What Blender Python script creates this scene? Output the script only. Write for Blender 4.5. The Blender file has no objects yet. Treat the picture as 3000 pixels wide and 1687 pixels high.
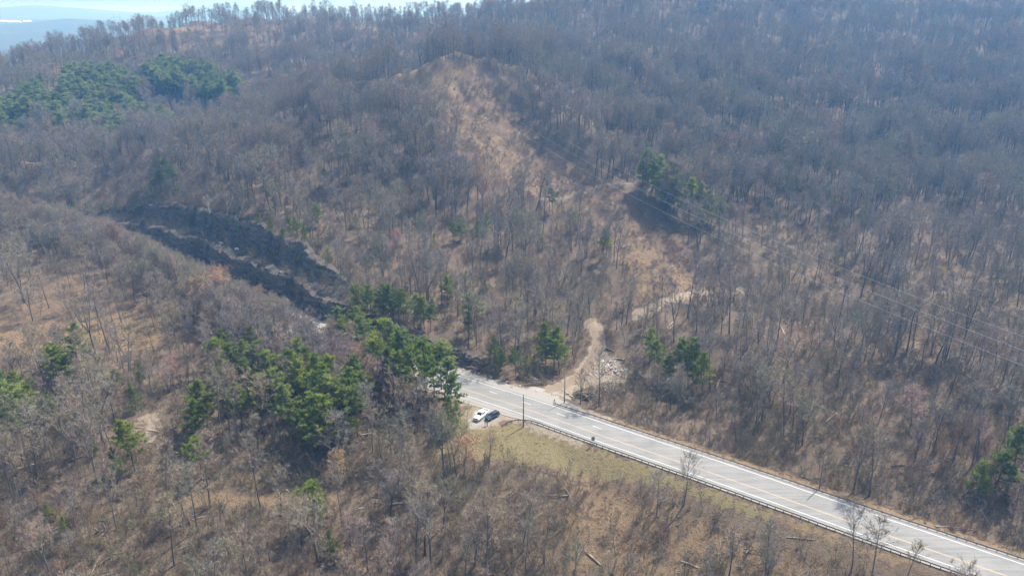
import bpy, bmesh, math, random
import numpy as np
from mathutils import Vector, Matrix

# ------------------------------------------------------------------ camera, sky, sun, exposure
SC = bpy.context.scene
COL = SC.collection
cam_d = bpy.data.cameras.new('camera'); cam = bpy.data.objects.new('camera', cam_d); COL.objects.link(cam)
cam_d.sensor_width = 36.0; cam_d.lens = 36.0 * 2200 / 3000; cam_d.clip_start = 1.0; cam_d.clip_end = 40000
cam.location = (0, 0, 108); cam.rotation_euler = (math.radians(90 - 19.83), 0, 0)
SC.camera = cam
SUN_EL, SUN_AZ = math.radians(56), math.radians(45)
w = bpy.data.worlds.new('World'); SC.world = w; w.use_nodes = True
nt = w.node_tree; nt.nodes.clear()
sky = nt.nodes.new('ShaderNodeTexSky'); sky.sky_type = 'NISHITA'; sky.sun_disc = False
sky.sun_elevation = SUN_EL; sky.sun_rotation = SUN_AZ; sky.air_density = 1.0; sky.dust_density = 4.0; sky.ozone_density = 1.0
bg = nt.nodes.new('ShaderNodeBackground'); bg.inputs['Strength'].default_value = 0.15
wo = nt.nodes.new('ShaderNodeOutputWorld')
nt.links.new(sky.outputs[0], bg.inputs[0]); nt.links.new(bg.outputs[0], wo.inputs[0])
sun_d = bpy.data.lights.new('sun', 'SUN'); sun_d.energy = 4.8; sun_d.angle = math.radians(0.5); sun_d.color = (1.0, 0.965, 0.91)
sun = bpy.data.objects.new('sun', sun_d); COL.objects.link(sun)
_sd = Vector((math.sin(SUN_AZ) * math.cos(SUN_EL), math.cos(SUN_AZ) * math.cos(SUN_EL), math.sin(SUN_EL)))
sun.rotation_euler = _sd.to_track_quat('Z', 'Y').to_euler(); sun.location = (0, 0, 400)
vs = SC.view_settings; vs.view_transform = 'Standard'; vs.look = 'None'; vs.gamma = 1.0; vs.use_curve_mapping = False; vs.exposure = 0.90
SC.render.engine = 'CYCLES'
SC.cycles.use_adaptive_sampling = True; SC.cycles.adaptive_threshold = 0.02
SC.cycles.max_bounces = 3; SC.cycles.diffuse_bounces = 1; SC.cycles.glossy_bounces = 2; SC.cycles.transmission_bounces = 3
SC.cycles.volume_bounces = 0; SC.cycles.transparent_max_bounces = 4; SC.cycles.caustics_reflective = False; SC.cycles.caustics_refractive = False
SC.cycles.use_denoising = True
SC.cycles.sample_clamp_indirect = 4.0

HAZE_DENSITY = 0.00034
CTRL = [(97.7,170.0,3.6),(109.1,195.0,5.4),(120.6,221.0,10.1),(137.3,258.0,14.1),(158.4,305.0,20.0),(183.6,362.0,29.5),(211.1,426.0,44.8),(259.6,540.0,74.7),(301.0,640.0,108.0),(340.6,740.0,151.7),(391.4,860.0,185.0),(128.1,165.0,11.6),(159.9,215.0,12.7),(212.4,300.0,21.4),(280.4,415.0,46.5),(340.9,520.0,76.0),(407.5,640.0,120.8),(461.2,740.0,165.9),(342.3,400.0,48.7),(483.9,600.0,120.0),(224.3,230.0,18.3),(71.2,200.0,2.7),(78.5,226.0,7.9),(92.4,275.0,14.9),(105.6,322.0,22.9),(120.1,375.0,35.4),(137.7,440.0,52.5),(162.2,530.0,75.3),(194.6,650.0,108.0),(218.6,740.0,134.5),(249.7,850.0,151.7),(53.2,208.0,-5.1),(57.5,232.0,5.2),(64.6,268.0,13.2),(72.0,305.0,20.0),(80.8,350.0,30.5),(32.4,213.0,-1.7),(35.0,235.0,3.9),(38.9,268.0,10.5),(43.6,308.0,19.1),(40.4,350.0,30.5),(52.4,385.0,42.3),(60.1,450.0,57.2),(68.8,525.0,75.7),(78.8,610.0,95.7),(87.9,690.0,121.8),(98.8,780.0,135.9),(0.0,240.0,1.7),(0.0,260.0,6.6),(0.0,302.0,13.4),(0.0,340.0,26.3),(0.0,375.0,44.0),(9.1,410.0,59.9),(0.0,440.0,71.6),(-25.9,268.0,10.5),(-29.5,312.0,18.0),(-32.5,352.0,31.7),(-35.0,388.0,50.5),(-37.4,425.0,72.8),(-33.4,452.0,85.4),(-43.6,455.0,84.2),(-73.1,435.0,66.4),(-71.2,395.0,49.4),(-81.3,352.0,30.0),(-72.7,308.0,19.1),(-103.7,450.0,63.0),(-90.4,400.0,45.1),(-158.4,440.0,44.3),(-145.9,400.0,34.2),(-129.4,345.0,28.4),(-217.8,435.0,30.2),(-205.1,405.0,22.1),(-294.4,430.0,27.7),(-277.0,400.0,19.4),(-373.7,430.0,24.8),(-280.4,330.0,12.8),(-238.6,395.0,13.1),(-42.9,490.0,76.0),(-47.5,540.0,66.0),(-81.9,530.0,60.0),(-115.5,520.0,52.0),(-180.3,500.0,33.0),(-250.4,500.0,18.0),(-342.7,500.0,13.0),(-432.6,500.0,18.0),(11.3,520.0,78.0),(0.0,560.0,80.0),(-324.9,560.0,39.8),(-368.8,550.0,38.6),(-442.6,550.0,38.6),(-344.5,600.0,53.2),(-309.1,640.0,60.5),(-249.3,630.0,58.5),(-374.8,690.0,77.0),(-395.3,620.0,59.3),(-451.2,600.0,50.6),(-346.5,745.0,93.0),(-313.2,760.0,99.5),(-290.8,715.0,84.8),(-214.7,710.0,87.8),(-233.8,780.0,104.9),(-141.0,650.0,81.5),(-154.0,715.0,93.6),(-167.0,780.0,104.3),(-97.8,760.0,101.9),(-72.4,670.0,89.0),(0.0,720.0,110.4),(0.0,640.0,95.1),(44.0,690.0,117.7),(-587.2,700.0,45.0),(-502.0,760.0,45.0),(-472.8,860.0,40.0),(-383.7,880.0,60.0),(-273.5,900.0,70.0),(-116.7,900.0,80.0),(115.4,900.0,110.0),(443.1,950.0,130.0),(-632.0,950.0,10.0),(-719.9,900.0,10.0),(-7.0,186.0,-0.2),(10.0,176.0,-1.8),(3.0,180.0,-1.2),(22.0,160.0,-5.0),(12.0,165.0,-4.5),(35.0,150.0,-7.0),(0.0,165.0,-5.0),(-15.0,175.0,-2.5),(20.0,140.0,-11.0),(0.0,140.0,-12.0),(45.0,130.0,-11.0),(60.0,125.0,-10.0),(75.0,110.0,-11.0),(30.0,110.0,-17.0),(0.0,110.0,-19.0),(60.0,90.0,-17.0),(-40.0,140.0,-14.0),(-40.0,110.0,-20.0),(-80.0,110.0,-21.0),(-80.0,140.0,-15.0),(-120.0,120.0,-19.0),(-60.0,165.0,-9.0),(-100.0,170.0,-9.0),(-30.0,190.0,-2.5),(-60.0,195.0,-4.0),(-90.0,210.0,-2.0),(-130.0,200.0,-4.0),(-170.0,190.0,-6.0),(-60.0,220.0,-0.5),(-100.0,245.0,1.0),(-140.0,270.0,3.0),(-180.0,250.0,3.0),(-140.0,230.0,1.0),(-200.0,290.0,5.0),(-200.0,330.0,4.0),(-250.0,300.0,6.0),(-260.0,370.0,4.0),(-220.0,210.0,-2.0),(-260.0,240.0,2.0),(-300.0,340.0,8.0),(-150.0,140.0,-14.0),(-200.0,120.0,-16.0),(0.0,60.0,-24.0),(-100.0,60.0,-26.0),(-200.0,40.0,-24.0),(100.0,40.0,-18.0),(0.0,-100.0,-28.0),(150.0,-50.0,-18.0),(-250.0,-50.0,-26.0),(200.0,30.0,-4.0),(140.0,80.0,-7.0),(120.0,150.0,-0.5),(150.0,130.0,2.0),(60.0,180.0,-1.5),(80.0,175.0,0.0),(40.0,195.0,-1.0),(200.0,150.0,8.0),(220.0,100.0,6.0),(260.0,60.0,10.0),(300.0,150.0,22.0),(-330.0,420.0,12.0),(-400.0,480.0,20.0),(-380.0,300.0,10.0),(-400.0,150.0,-5.0)]
GULLY = [(7.0,14.0,[(-11.6,439.2),(-1.9,427.0),(16.0,395.2),(35.7,371.7)]),(4.5,11.0,[(77.4,278.3),(91.3,250.0),(112.3,241.8),(132.4,227.7)]),(6.0,16.0,[(120.5,410.2),(155.1,403.9),(210.9,425.6),(248.5,406.8)]),(5.0,15.0,[(-97.3,351.1),(-84.9,372.3),(-78.3,395.3),(-76.2,428.0)])]
# ------------------------------------------------------------------ terrain (world metres)
ROAD = np.array([(230, 39), (160, 87), (120, 114), (101, 127.5), (84, 139.5), (62.5, 155.3), (44.3, 168.3), (28, 179.7), (11, 192.0),
                 (3.3, 197.4), (-7.5, 204.6), (-20, 213), (-35, 223.5), (-58, 240), (-76, 255), (-95, 272), (-124, 300), (-160, 333),
                 (-205, 372), (-238, 392), (-275, 394), (-330, 372), (-420, 325)], float)

def _smooth_line(P, step):
    # Catmull-Rom resample at an even spacing
    Q = []
    n = len(P)
    for i in range(n - 1):
        p0, p1, p2, p3 = P[max(i - 1, 0)], P[i], P[i + 1], P[min(i + 2, n - 1)]
        m = max(2, int(np.linalg.norm(p2 - p1) / 0.5))
        for k in range(m):
            t = k / m
            Q.append(0.5 * ((2 * p1) + (-p0 + p2) * t + (2 * p0 - 5 * p1 + 4 * p2 - p3) * t * t + (-p0 + 3 * p1 - 3 * p2 + p3) * t ** 3))
    Q.append(P[-1])
    Q = np.array(Q)
    d = np.r_[0, np.cumsum(np.linalg.norm(np.diff(Q, axis=0), axis=1))]
    s = np.arange(0, d[-1], step)
    return np.stack([np.interp(s, d, Q[:, k]) for k in range(Q.shape[1])], 1)

RL = _smooth_line(ROAD, 1.0)                       # the centre line, one point a metre
_T = np.gradient(RL, axis=0)
_T /= np.linalg.norm(_T, axis=1)[:, None]
RN = np.stack([_T[:, 1], -_T[:, 0]], 1)            # normal to the right of travel
if RN[100][1] < 0:
    RN = -RN                                       # positive offset = the hill side

def road_sd(x, y):
    """signed offset from the centre line (+ = hill side) and index of the nearest line point"""
    x = np.asarray(x, float).ravel(); y = np.asarray(y, float).ravel()
    s = np.full(x.shape, 1e3); idx = np.zeros(x.shape, int)
    near = np.where((x > -480) & (x < 300) & (y > -20) & (y < 640))[0]
    for a in range(0, len(near), 4000):
        k = near[a:a + 4000]
        dx = x[k, None] - RL[None, ::2, 0]; dy = y[k, None] - RL[None, ::2, 1]
        j = np.argmin(dx * dx + dy * dy, 1) * 2
        for _ in range(2):
            pass
        tx = x[k] - RL[j, 0]; ty = y[k] - RL[j, 1]
        off = tx * RN[j, 0] + ty * RN[j, 1]
        dist = np.hypot(tx, ty)
        s[k] = np.where(np.abs(off) < dist * 0.5, np.sign(off + 1e-9) * dist, off)
        idx[k] = j
    return s, idx

_rw = np.random.RandomState(5)
def _waves(lmin, lmax, n):
    a = _rw.uniform(0, 2 * np.pi, n); L = np.exp(_rw.uniform(np.log(lmin), np.log(lmax), n))
    return np.cos(a) * 2 * np.pi / L, np.sin(a) * 2 * np.pi / L, _rw.uniform(0, 6.28, n), L
_WB, _WS, _WF, _WM = _waves(45, 120, 14), _waves(9, 30, 16), _waves(500, 2200, 16), _waves(25, 70, 14)
def wsum(W, x, y):
    r = 0.0
    for kx, ky, p, L in zip(*W):
        r = r + np.sin(kx * x + ky * y + p)
    return r / math.sqrt(len(W[0]) / 2)

_C = np.array(CTRL, float)
def _tps_fit(C):
    P = C[:, :2] / 100.0
    r = np.linalg.norm(P[:, None] - P[None], axis=2)
    K = np.where(r > 0, r * r * np.log(r + 1e-12), 0) + np.eye(len(P)) * 0.02
    A = np.c_[np.ones(len(P)), P]
    M = np.block([[K, A], [A.T, np.zeros((3, 3))]])
    return np.linalg.solve(M, np.r_[C[:, 2], 0, 0, 0]), P
_TW, _TP = _tps_fit(_C)
def tps(x, y):
    x = np.asarray(x, float).ravel() / 100; y = np.asarray(y, float).ravel() / 100
    h = np.zeros(x.shape)
    for a in range(0, len(x), 8000):
        r2 = (x[a:a + 8000, None] - _TP[None, :, 0]) ** 2 + (y[a:a + 8000, None] - _TP[None, :, 1]) ** 2
        K = 0.5 * r2 * np.log(r2 + 1e-12)
        h[a:a + 8000] = K @ _TW[:-3] + _TW[-3] + _TW[-2] * x[a:a + 8000] + _TW[-1] * y[a:a + 8000]
    return h

def sstep(a, b, x):
    t = np.clip((x - a) / (b - a), 0, 1)
    return t * t * (3 - 2 * t)

# heights of the two steps of the rock cut, along the road's x
def cut_h1(x): return np.interp(x, [-255, -238, -212, -185, -150, -105, -85, -60, -40, -20, -5, 8, 18], [0, 1.5, 4.5, 8, 9.5, 10, 8.0, 6.5, 6.0, 3.6, 1.9, 1.0, 0])
def cut_h2(x): return np.interp(x, [-250, -232, -205, -170, -130, -105, -88, -74], [0, 3.5, 7.5, 10.5, 11, 9.5, 5.5, 0])
def cut_edge(x): return np.interp(x, [-30, 0, 14, 24], [10.0, 10.5, 9.0, 8.0])

def far_h(x, y):
    r = np.hypot(x, y)
    a = x / np.maximum(y, 1.0)
    h = -5 + 95 * sstep(1200, 7500, r) + 16 * wsum(_WF, x, y) * sstep(1200, 2600, r)
    h = h + 52 * np.exp(-((r - 4200) / 500) ** 2) * np.exp(-((a + 0.56) / 0.10) ** 2)
    h = h + (70 + 14 * np.sin(a * 31 + 1)) * np.exp(-((r - 8200) / 900) ** 2)
    h = h + 95 * np.exp(-((r - 8200) / 700) ** 2) * np.exp(-((a + 0.573) / 0.022) ** 2)
    return h

def seg_dist(L, x, y):
    d = np.full(np.shape(x), 1e9)
    for (ax, ay), (bx, by) in zip(L[:-1], L[1:]):
        ux, uy = bx - ax, by - ay; t = np.clip(((x - ax) * ux + (y - ay) * uy) / (ux * ux + uy * uy + 1e-9), 0, 1)
        d = np.minimum(d, np.hypot(x - ax - t * ux, y - ay - t * uy))
    return d

def height(x, y):
    x = np.asarray(x, float); y = np.asarray(y, float); shp = x.shape
    x = x.ravel(); y = y.ravel()
    h = tps(x, y)
    r = np.hypot(x, y)
    w = sstep(880, 1350, r)
    h = np.clip(h, -60, 190)
    wob = 1.5 * wsum(_WB, x, y) + 0.45 * wsum(_WS, x, y)
    hill = sstep(220, 420, y)
    wob = wob * (0.35 + 1.1 * hill)
    h = (h + wob) * (1 - w) + far_h(x, y) * w
    for dep, wid_, L in GULLY:
        lx = [q[0] for q in L]; ly = [q[1] for q in L]; m = np.where((x > min(lx) - 60) & (x < max(lx) + 60) & (y > min(ly) - 60) & (y < max(ly) + 60))[0]
        if len(m): h[m] -= dep * np.exp(-(seg_dist(L, x[m], y[m]) / wid_) ** 2)
    s, j = road_sd(x, y)
    rx = RL[j, 0]
    # valley side: fill slope down or gentle cut up
    dn = np.maximum(-s - 8.2, 0)
    near = np.clip(h, -0.42 * dn - 0.12, 0.5 * dn - 0.12)
    # hill side: plain slope on the right, two rock steps on the left
    e0 = cut_edge(rx); h1 = cut_h1(rx); h2 = cut_h2(rx)
    d = np.maximum(s - e0, 0)
    rock = sstep(26, 8, rx) * sstep(-262, -240, rx)
    prof = h1 * np.clip((d - 1.2) / 2.4, 0, 1) + np.where(d > 3.6, (d - 3.6) * 0.16 * np.minimum(d, 11) / np.maximum(d, .1), 0) \
        + h2 * np.clip((d - 11.5) / 2.6, 0, 1) + 0.62 * np.maximum(d - 14.1, 0) + (1 - sstep(0, 4, h2)) * 0.30 * np.clip(d - 3.6, 0, 10)
    plain = 0.75 * d
    up = plain * (1 - rock) + prof * rock
    far = np.clip(h, -0.42 * d - 0.12, up - 0.12)
    m = np.where(s > 0, far, near)
    k = sstep(75, 40, np.abs(s))
    h = h * (1 - k) + m * k
    # flat pull-off with the parked vehicles, flat mouth of the dirt drive
    q = sstep(13, 6.5, np.hypot((x + 9) * 0.80, (y - 190)))
    h = h * (1 - q) + (-0.10 - 0.01 * np.maximum(192 - y, 0)) * q
    q = sstep(11, 6, np.hypot(x - 9, (y - 208) * 1.1))
    h = h * (1 - q) + (-0.10 + 0.03 * np.maximum(y - 205, 0)) * q
    return h.reshape(shp)
POLY = {'row':[(-77.4,449.8),(-61.4,451.7),(-44.7,445.1),(-25.3,446.8),(-13.6,443.2),(7.5,419.6),(28.1,385.4),(46.0,356.0),(57.6,344.7),(61.8,329.9),(71.0,305.1),(79.1,284.2),(84.9,269.8),(48.4,247.1),(44.9,265.5),(40.7,295.7),(35.1,325.3),(15.7,337.5),(0.0,349.1),(-20.3,373.1),(-36.1,403.3),(-56.5,424.2)],'field':[(-186.5,244.8),(-157.7,256.8),(-142.8,271.8),(-123.1,269.2),(-124.9,250.8),(-121.9,230.0),(-142.3,238.6),(-160.5,233.0),(-175.2,226.9)],'open_wood':[(-220.8,297.4),(-170.9,296.8),(-133.0,292.4),(-117.7,242.2),(-149.5,252.9),(-189.4,249.7)],'dirt_patch':[(-112.7,197.9),(-107.4,203.5),(-101.1,193.3),(-102.4,184.6),(-107.9,186.2)],'bank':[(-21.9,182.8),(-15.2,189.9),(-5.7,184.6),(-1.9,186.1),(2.9,187.5),(9.5,183.1),(31.0,168.2),(49.7,154.8),(66.1,142.9),(86.1,128.8),(79.7,130.0),(62.3,142.4),(45.4,153.5),(30.2,162.2),(17.5,164.8),(5.4,170.2),(-4.6,173.8),(-11.0,174.0),(-19.5,177.3)],'straw':[(5.4,171.8),(21.8,164.0),(41.1,152.2),(61.0,138.2),(72.4,129.1),(11.6,138.1),(11.4,149.1),(16.3,159.9)],'drive':[(4.8,209.2),(14.9,210.7),(25.0,226.5),(28.4,245.2),(31.3,244.5),(31.1,231.5),(38.8,220.3),(37.1,215.4),(25.9,213.1),(12.8,199.5)],'farrow':[(-326.3,734.5),(-311.1,754.7),(-280.7,712.6),(-284.3,696.1),(-311.4,719.7)],'brushhill':[(-65.8,446.2),(-79.6,596.0),(-46.9,447.4),(-31.0,444.3),(-19.7,449.6),(-19.1,433.3),(-31.4,415.7),(-50.5,421.4)],'row_dark':[(-25.3,446.8),(-13.6,443.2),(7.5,419.6),(28.1,385.4),(47.3,352.7),(58.6,340.7),(63.8,322.9),(71.0,292.1),(60.8,290.1),(53.0,321.6),(40.2,330.4),(22.9,355.7),(0.0,384.9),(-20.3,413.7),(-32.3,432.3)]}
TRACK = {'t1':(3.4,[(10.5,205.5),(16.6,211.3),(22.7,219.4),(26.7,227.3),(29.2,235.4),(29.3,242.0),(28.7,248.4)]),'t2':(3.2,[(44.5,249.2),(51.9,253.5),(58.1,257.0),(64.7,261.5),(75.2,267.7),(86.9,270.1)]),'t3':(2.6,[(15.9,343.7),(23.8,342.2),(42.3,351.2),(48.8,350.9),(57.1,352.7)]),'t4':(2.6,[(76.9,534.1),(87.9,499.7),(100.5,495.2),(115.2,482.0),(136.0,472.1),(169.2,477.7)]),'t5':(3.0,[(-192.5,747.0),(-155.2,722.2),(-107.0,710.0),(-72.0,697.1)]),'t6':(2.6,[(-221.1,682.9),(-204.1,668.7),(-166.6,637.3),(-159.2,653.6)]),'t7':(3.0,[(-323.7,733.3),(-311.4,729.4),(-295.5,719.2),(-284.8,710.6)]),'t8':(2.4,[(-83.9,166.0),(-71.2,165.4),(-57.2,163.5),(-44.2,164.6)]),'t9':(3.0,[(157.9,475.0),(216.2,488.1),(254.9,479.8),(285.0,475.9),(311.9,468.4)])}
PINE = [(-144.1,189.8,16,0),(-138.9,186.0,17,0),(-142.6,195.8,14,0),(-139.2,182.9,13,0),(-142.6,210.4,12,0),(-142.9,215.7,11,0),(-149.3,217.9,9,0),(-141.3,221.3,13,0),(-137.9,209.8,10,0),(-105.7,172.4,9,0),(-102.3,174.9,13,0),(-103.5,169.3,8,0),(-115.6,180.4,5,0),(-139.7,198.1,8,0),(-135.1,195.5,9,0),(-123.1,208.2,8,0),(-113.4,200.8,9,0),(-123.3,189.4,6,0),(-116.9,211.9,8,0),(-94.1,218.0,12,0),(-94.9,227.4,10,0),(-90.4,193.6,13,0),(-89.7,186.0,12,0),(-87.2,188.5,12,0),(-86.2,228.8,10,0),(-79.1,210.2,14,0),(-80.4,204.1,13,0),(-67.0,212.2,14,0),(-62.4,208.6,14,0),(-57.4,203.2,15,0),(-62.2,197.7,15,0),(-55.9,192.7,16,0),(-52.0,197.4,16,0),(-47.3,189.5,16,0),(-47.0,197.8,15,0),(-62.1,186.0,15,0),(-55.9,180.8,15,0),(-50.2,180.1,15,0),(-46.9,182.3,15,0),(-73.5,194.8,13,0),(-78.7,192.3,13,0),(-88.5,206.3,12,0),(-86.9,214.1,12,0),(-43.8,186.1,14,0),(-67.5,195.2,14,0),(-54.2,176.4,12,0),(-83.2,172.1,12,0),(-66.5,206.4,14,0),(-52.4,190.1,15,0),(-44.9,191.7,14,0),(-85.3,219.0,11,0),(-73.0,207.0,13,0),(-60.9,240.4,12,0),(-54.1,238.9,12,0),(-48.6,231.5,12,0),(-42.0,222.7,14,0),(-38.0,218.5,15,0),(-34.9,211.6,15,0),(-31.6,211.0,15,0),(-27.1,208.4,15,0),(-23.5,202.9,14,0),(-21.8,207.4,14,0),(-41.1,210.6,15,0),(-28.2,200.4,15,0),(-32.6,202.2,14,0),(-20.0,197.5,13,0),(-18.1,186.4,9,0),(-15.7,185.4,8,0),(-48.6,222.3,13,0),(-24.8,195.9,14,0),(-17.6,192.7,10,0),(-55.7,230.0,12,0),(-44.5,217.7,13,0),(-37.6,208.3,13,0),(-28.8,196.2,12,0),(-54.8,252.9,13,0),(-50.6,250.5,12,0),(-46.4,247.7,12,0),(-42.1,247.5,12,0),(-38.4,246.7,11,0),(-34.3,242.5,11,0),(-30.8,242.7,10,0),(-28.3,241.0,10,0),(-23.6,257.2,10,0),(-12.9,239.2,13,0),(-15.2,237.2,8,0),(-44.5,246.1,10,0),(-5.6,223.6,9,0),(-3.8,218.6,8,0),(1.1,216.0,9,0),(11.2,225.2,12,0),(13.8,222.9,12,0),(15.3,218.6,10,0),(4.3,216.6,7,0),(8.8,220.5,8,0),(44.7,221.8,11,0),(46.5,216.5,11,0),(48.5,213.5,9,0),(53.8,212.7,13,0),(57.0,212.9,13,0),(58.4,206.5,12,0),(55.0,210.3,10,0),(63.4,345.9,15,0),(67.4,341.6,15,0),(71.1,335.7,15,0),(74.8,330.5,15,0),(78.2,324.6,15,0),(81.9,321.0,14,0),(85.8,318.2,12,0),(64.0,338.8,14,0),(68.3,332.3,14,0),(71.8,325.8,14,0),(75.5,321.6,14,0),(89.3,316.8,10,0),(61.2,345.9,12,0),(64.8,333.2,12,0),(68.8,325.1,12,0),(-152.9,425.8,14,0),(-148.8,417.5,11,0),(-110.0,340.2,12,0),(-199.1,419.1,12,0),(-186.7,404.2,13,0),(-192.3,404.7,10,0),(-180.2,394.9,12,0),(-198.0,405.5,8,0),(-173.4,384.1,8,0),(-84.7,318.8,9,0),(-88.9,324.0,9,0),(-230.6,413.3,5,0),(-219.6,409.2,6,0),(-204.4,400.6,7,0),(-158.7,361.0,6,0),(-148.2,352.2,6,0),(-133.7,339.2,5,0),(-124.2,330.8,6,0),(-104.6,314.1,7,0),(-96.4,305.2,8,0),(-75.0,292.4,7,0),(-83.6,293.6,7,0),(-90.9,307.7,9,0),(-94.6,310.6,9,0),(-87.3,304.0,8,0),(-131.1,337.4,6,0),(-117.4,325.5,7,0),(-111.9,321.0,7,0),(-234.8,398.5,7,0),(-249.0,416.0,6,0),(-237.8,414.3,6,0),(-55.8,304.3,8,0),(-55.7,298.4,7,0),(-91.1,364.7,8,0),(-24.5,305.9,9,0),(-21.7,308.4,9,0),(-14.6,311.4,9,0),(-11.1,317.5,9,0),(-32.8,301.7,6,0),(-68.9,320.2,6,0),(37.0,289.7,10,0),(39.8,301.5,8,0),(18.6,333.6,10,0),(28.4,319.5,8,0),(34.2,316.8,8,0),(5.5,289.4,6,0),(-10.5,271.6,5,0),(-23.1,266.3,8,0),(13.0,306.1,5,0),(117.5,366.4,8,0),(132.2,367.1,9,0),(132.2,355.8,8,0),(141.1,339.4,9,0),(146.1,345.0,9,0),(134.7,351.1,8,0),(181.5,353.3,9,0),(106.6,384.9,9,0),(152.1,316.3,9,0),(137.9,390.0,8,0),(121.7,347.5,8,0),(144.6,331.7,8,0),(111.8,152.8,9,0),(115.6,152.9,10,0),(121.0,155.7,12,0),(117.3,151.1,8,0),(-48.9,155.4,11,0),(-47.1,154.3,8,0),(-42.9,146.1,7,0),(-40.5,143.7,6,0),(-115.8,157.5,5,0),(-109.7,152.9,5,0),(-112.7,148.7,4.5,0),(-294.2,723.4,9,0),(-275.6,556.5,14.5,1),(-264.3,515.8,17.5,1),(-273.0,600.9,16.4,1),(-318.7,596.1,16.5,1),(-323.0,616.8,15.7,1),(-249.2,608.3,14.1,1),(-329.2,596.5,15.0,1),(-314.2,609.0,14.5,1),(-280.5,528.8,15.9,1),(-301.4,588.0,16.5,1),(-325.3,536.5,16.3,1),(-358.1,560.9,13.9,1),(-331.6,534.5,16.9,1),(-307.3,599.5,16.3,1),(-267.0,533.1,13.9,1),(-225.1,591.2,16.7,1),(-339.5,537.5,17.2,1),(-263.5,619.0,14.6,1),(-286.9,527.4,13.8,1),(-308.2,522.9,17.4,1),(-333.5,586.0,15.2,1),(-251.9,599.2,17.7,1),(-256.8,607.6,15.6,1),(-277.2,539.3,13.4,1),(-347.5,563.1,15.5,1),(-314.0,565.4,13.8,1),(-316.5,533.8,13.8,1),(-322.8,529.3,14.3,1),(-295.0,555.4,15.3,1),(-253.2,621.7,15.5,1),(-216.1,587.6,13.3,1),(-246.4,543.6,17.9,1),(-358.9,547.3,15.9,1),(-300.8,571.3,16.5,1),(-338.3,556.9,15.9,1),(-214.9,576.5,16.7,1),(-315.3,541.7,13.2,1),(-208.8,587.2,15.9,1),(-375.0,563.4,15.1,1),(-290.3,584.5,13.0,1),(-304.2,565.7,14.0,1),(-329.3,582.2,15.0,1),(-373.1,550.3,13.8,1),(-264.9,604.9,14.5,1),(-359.0,523.0,14.5,1),(-319.4,574.3,14.4,1),(-293.3,573.2,16.4,1),(-310.5,580.7,17.4,1),(-299.2,533.2,18.0,1),(-320.3,553.2,16.4,1),(-295.5,594.2,15.3,1),(-286.1,620.7,16.5,1),(-301.6,543.4,13.5,1),(-352.1,529.5,15.0,1),(-233.0,611.7,16.9,1),(-249.6,626.2,15.2,1),(-300.8,599.1,14.7,1),(-305.2,528.6,13.9,1),(-298.4,582.5,17.3,1),(-285.8,571.4,16.2,1),(-289.5,590.9,16.6,1),(-347.5,553.1,16.5,1),(-360.7,553.9,16.4,1),(-339.8,531.2,13.4,1),(-333.5,621.6,14.3,1),(-301.5,553.0,15.2,1),(-315.4,619.5,16.6,1),(-316.1,527.7,16.7,1),(-328.4,565.2,16.6,1),(-357.8,568.1,16.3,1),(-252.7,557.2,14.2,1),(-299.7,526.5,15.8,1),(-297.5,562.9,15.2,1),(-357.6,533.9,17.5,1),(-281.9,534.3,14.6,1),(-289.9,597.4,13.3,1),(-317.5,559.4,14.0,1),(-275.9,608.2,16.9,1),(-341.1,543.9,17.9,1),(-263.4,612.2,16.2,1),(-284.9,613.4,16.6,1),(-333.3,526.8,15.6,1),(-288.5,643.7,16.5,1),(-263.0,557.0,14.4,1),(-271.2,518.5,14.7,1),(-274.4,531.2,16.3,1),(-327.3,608.3,14.1,1),(-331.8,550.1,18.0,1),(-324.7,599.8,17.5,1),(-339.1,602.7,13.9,1),(-282.8,643.4,16.3,1),(-313.0,597.0,15.6,1),(-353.2,542.1,16.0,1),(-241.9,607.4,14.9,1),(-328.9,554.9,16.7,1),(-333.0,540.9,17.5,1),(-290.1,560.0,13.6,1),(-320.0,538.5,17.8,1),(-322.4,562.1,16.3,1),(-223.7,575.7,17.7,1),(-318.7,580.7,15.1,1),(-335.0,596.9,16.2,1),(-298.3,645.6,14.5,1),(-311.8,588.0,14.5,1),(-309.6,618.5,15.6,1),(-347.3,539.6,15.9,1),(-288.2,553.5,14.4,1),(-285.0,638.3,17.8,1),(-261.5,564.4,13.1,1),(-369.6,543.9,14.3,1),(-283.3,560.5,15.3,1),(-213.8,593.6,16.7,1),(-340.7,550.7,16.9,1),(-245.8,614.4,16.6,1),(-319.8,586.1,14.0,1),(-313.7,573.8,13.7,1),(-269.1,557.5,17.4,1),(-266.0,629.4,13.7,1)]
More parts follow.
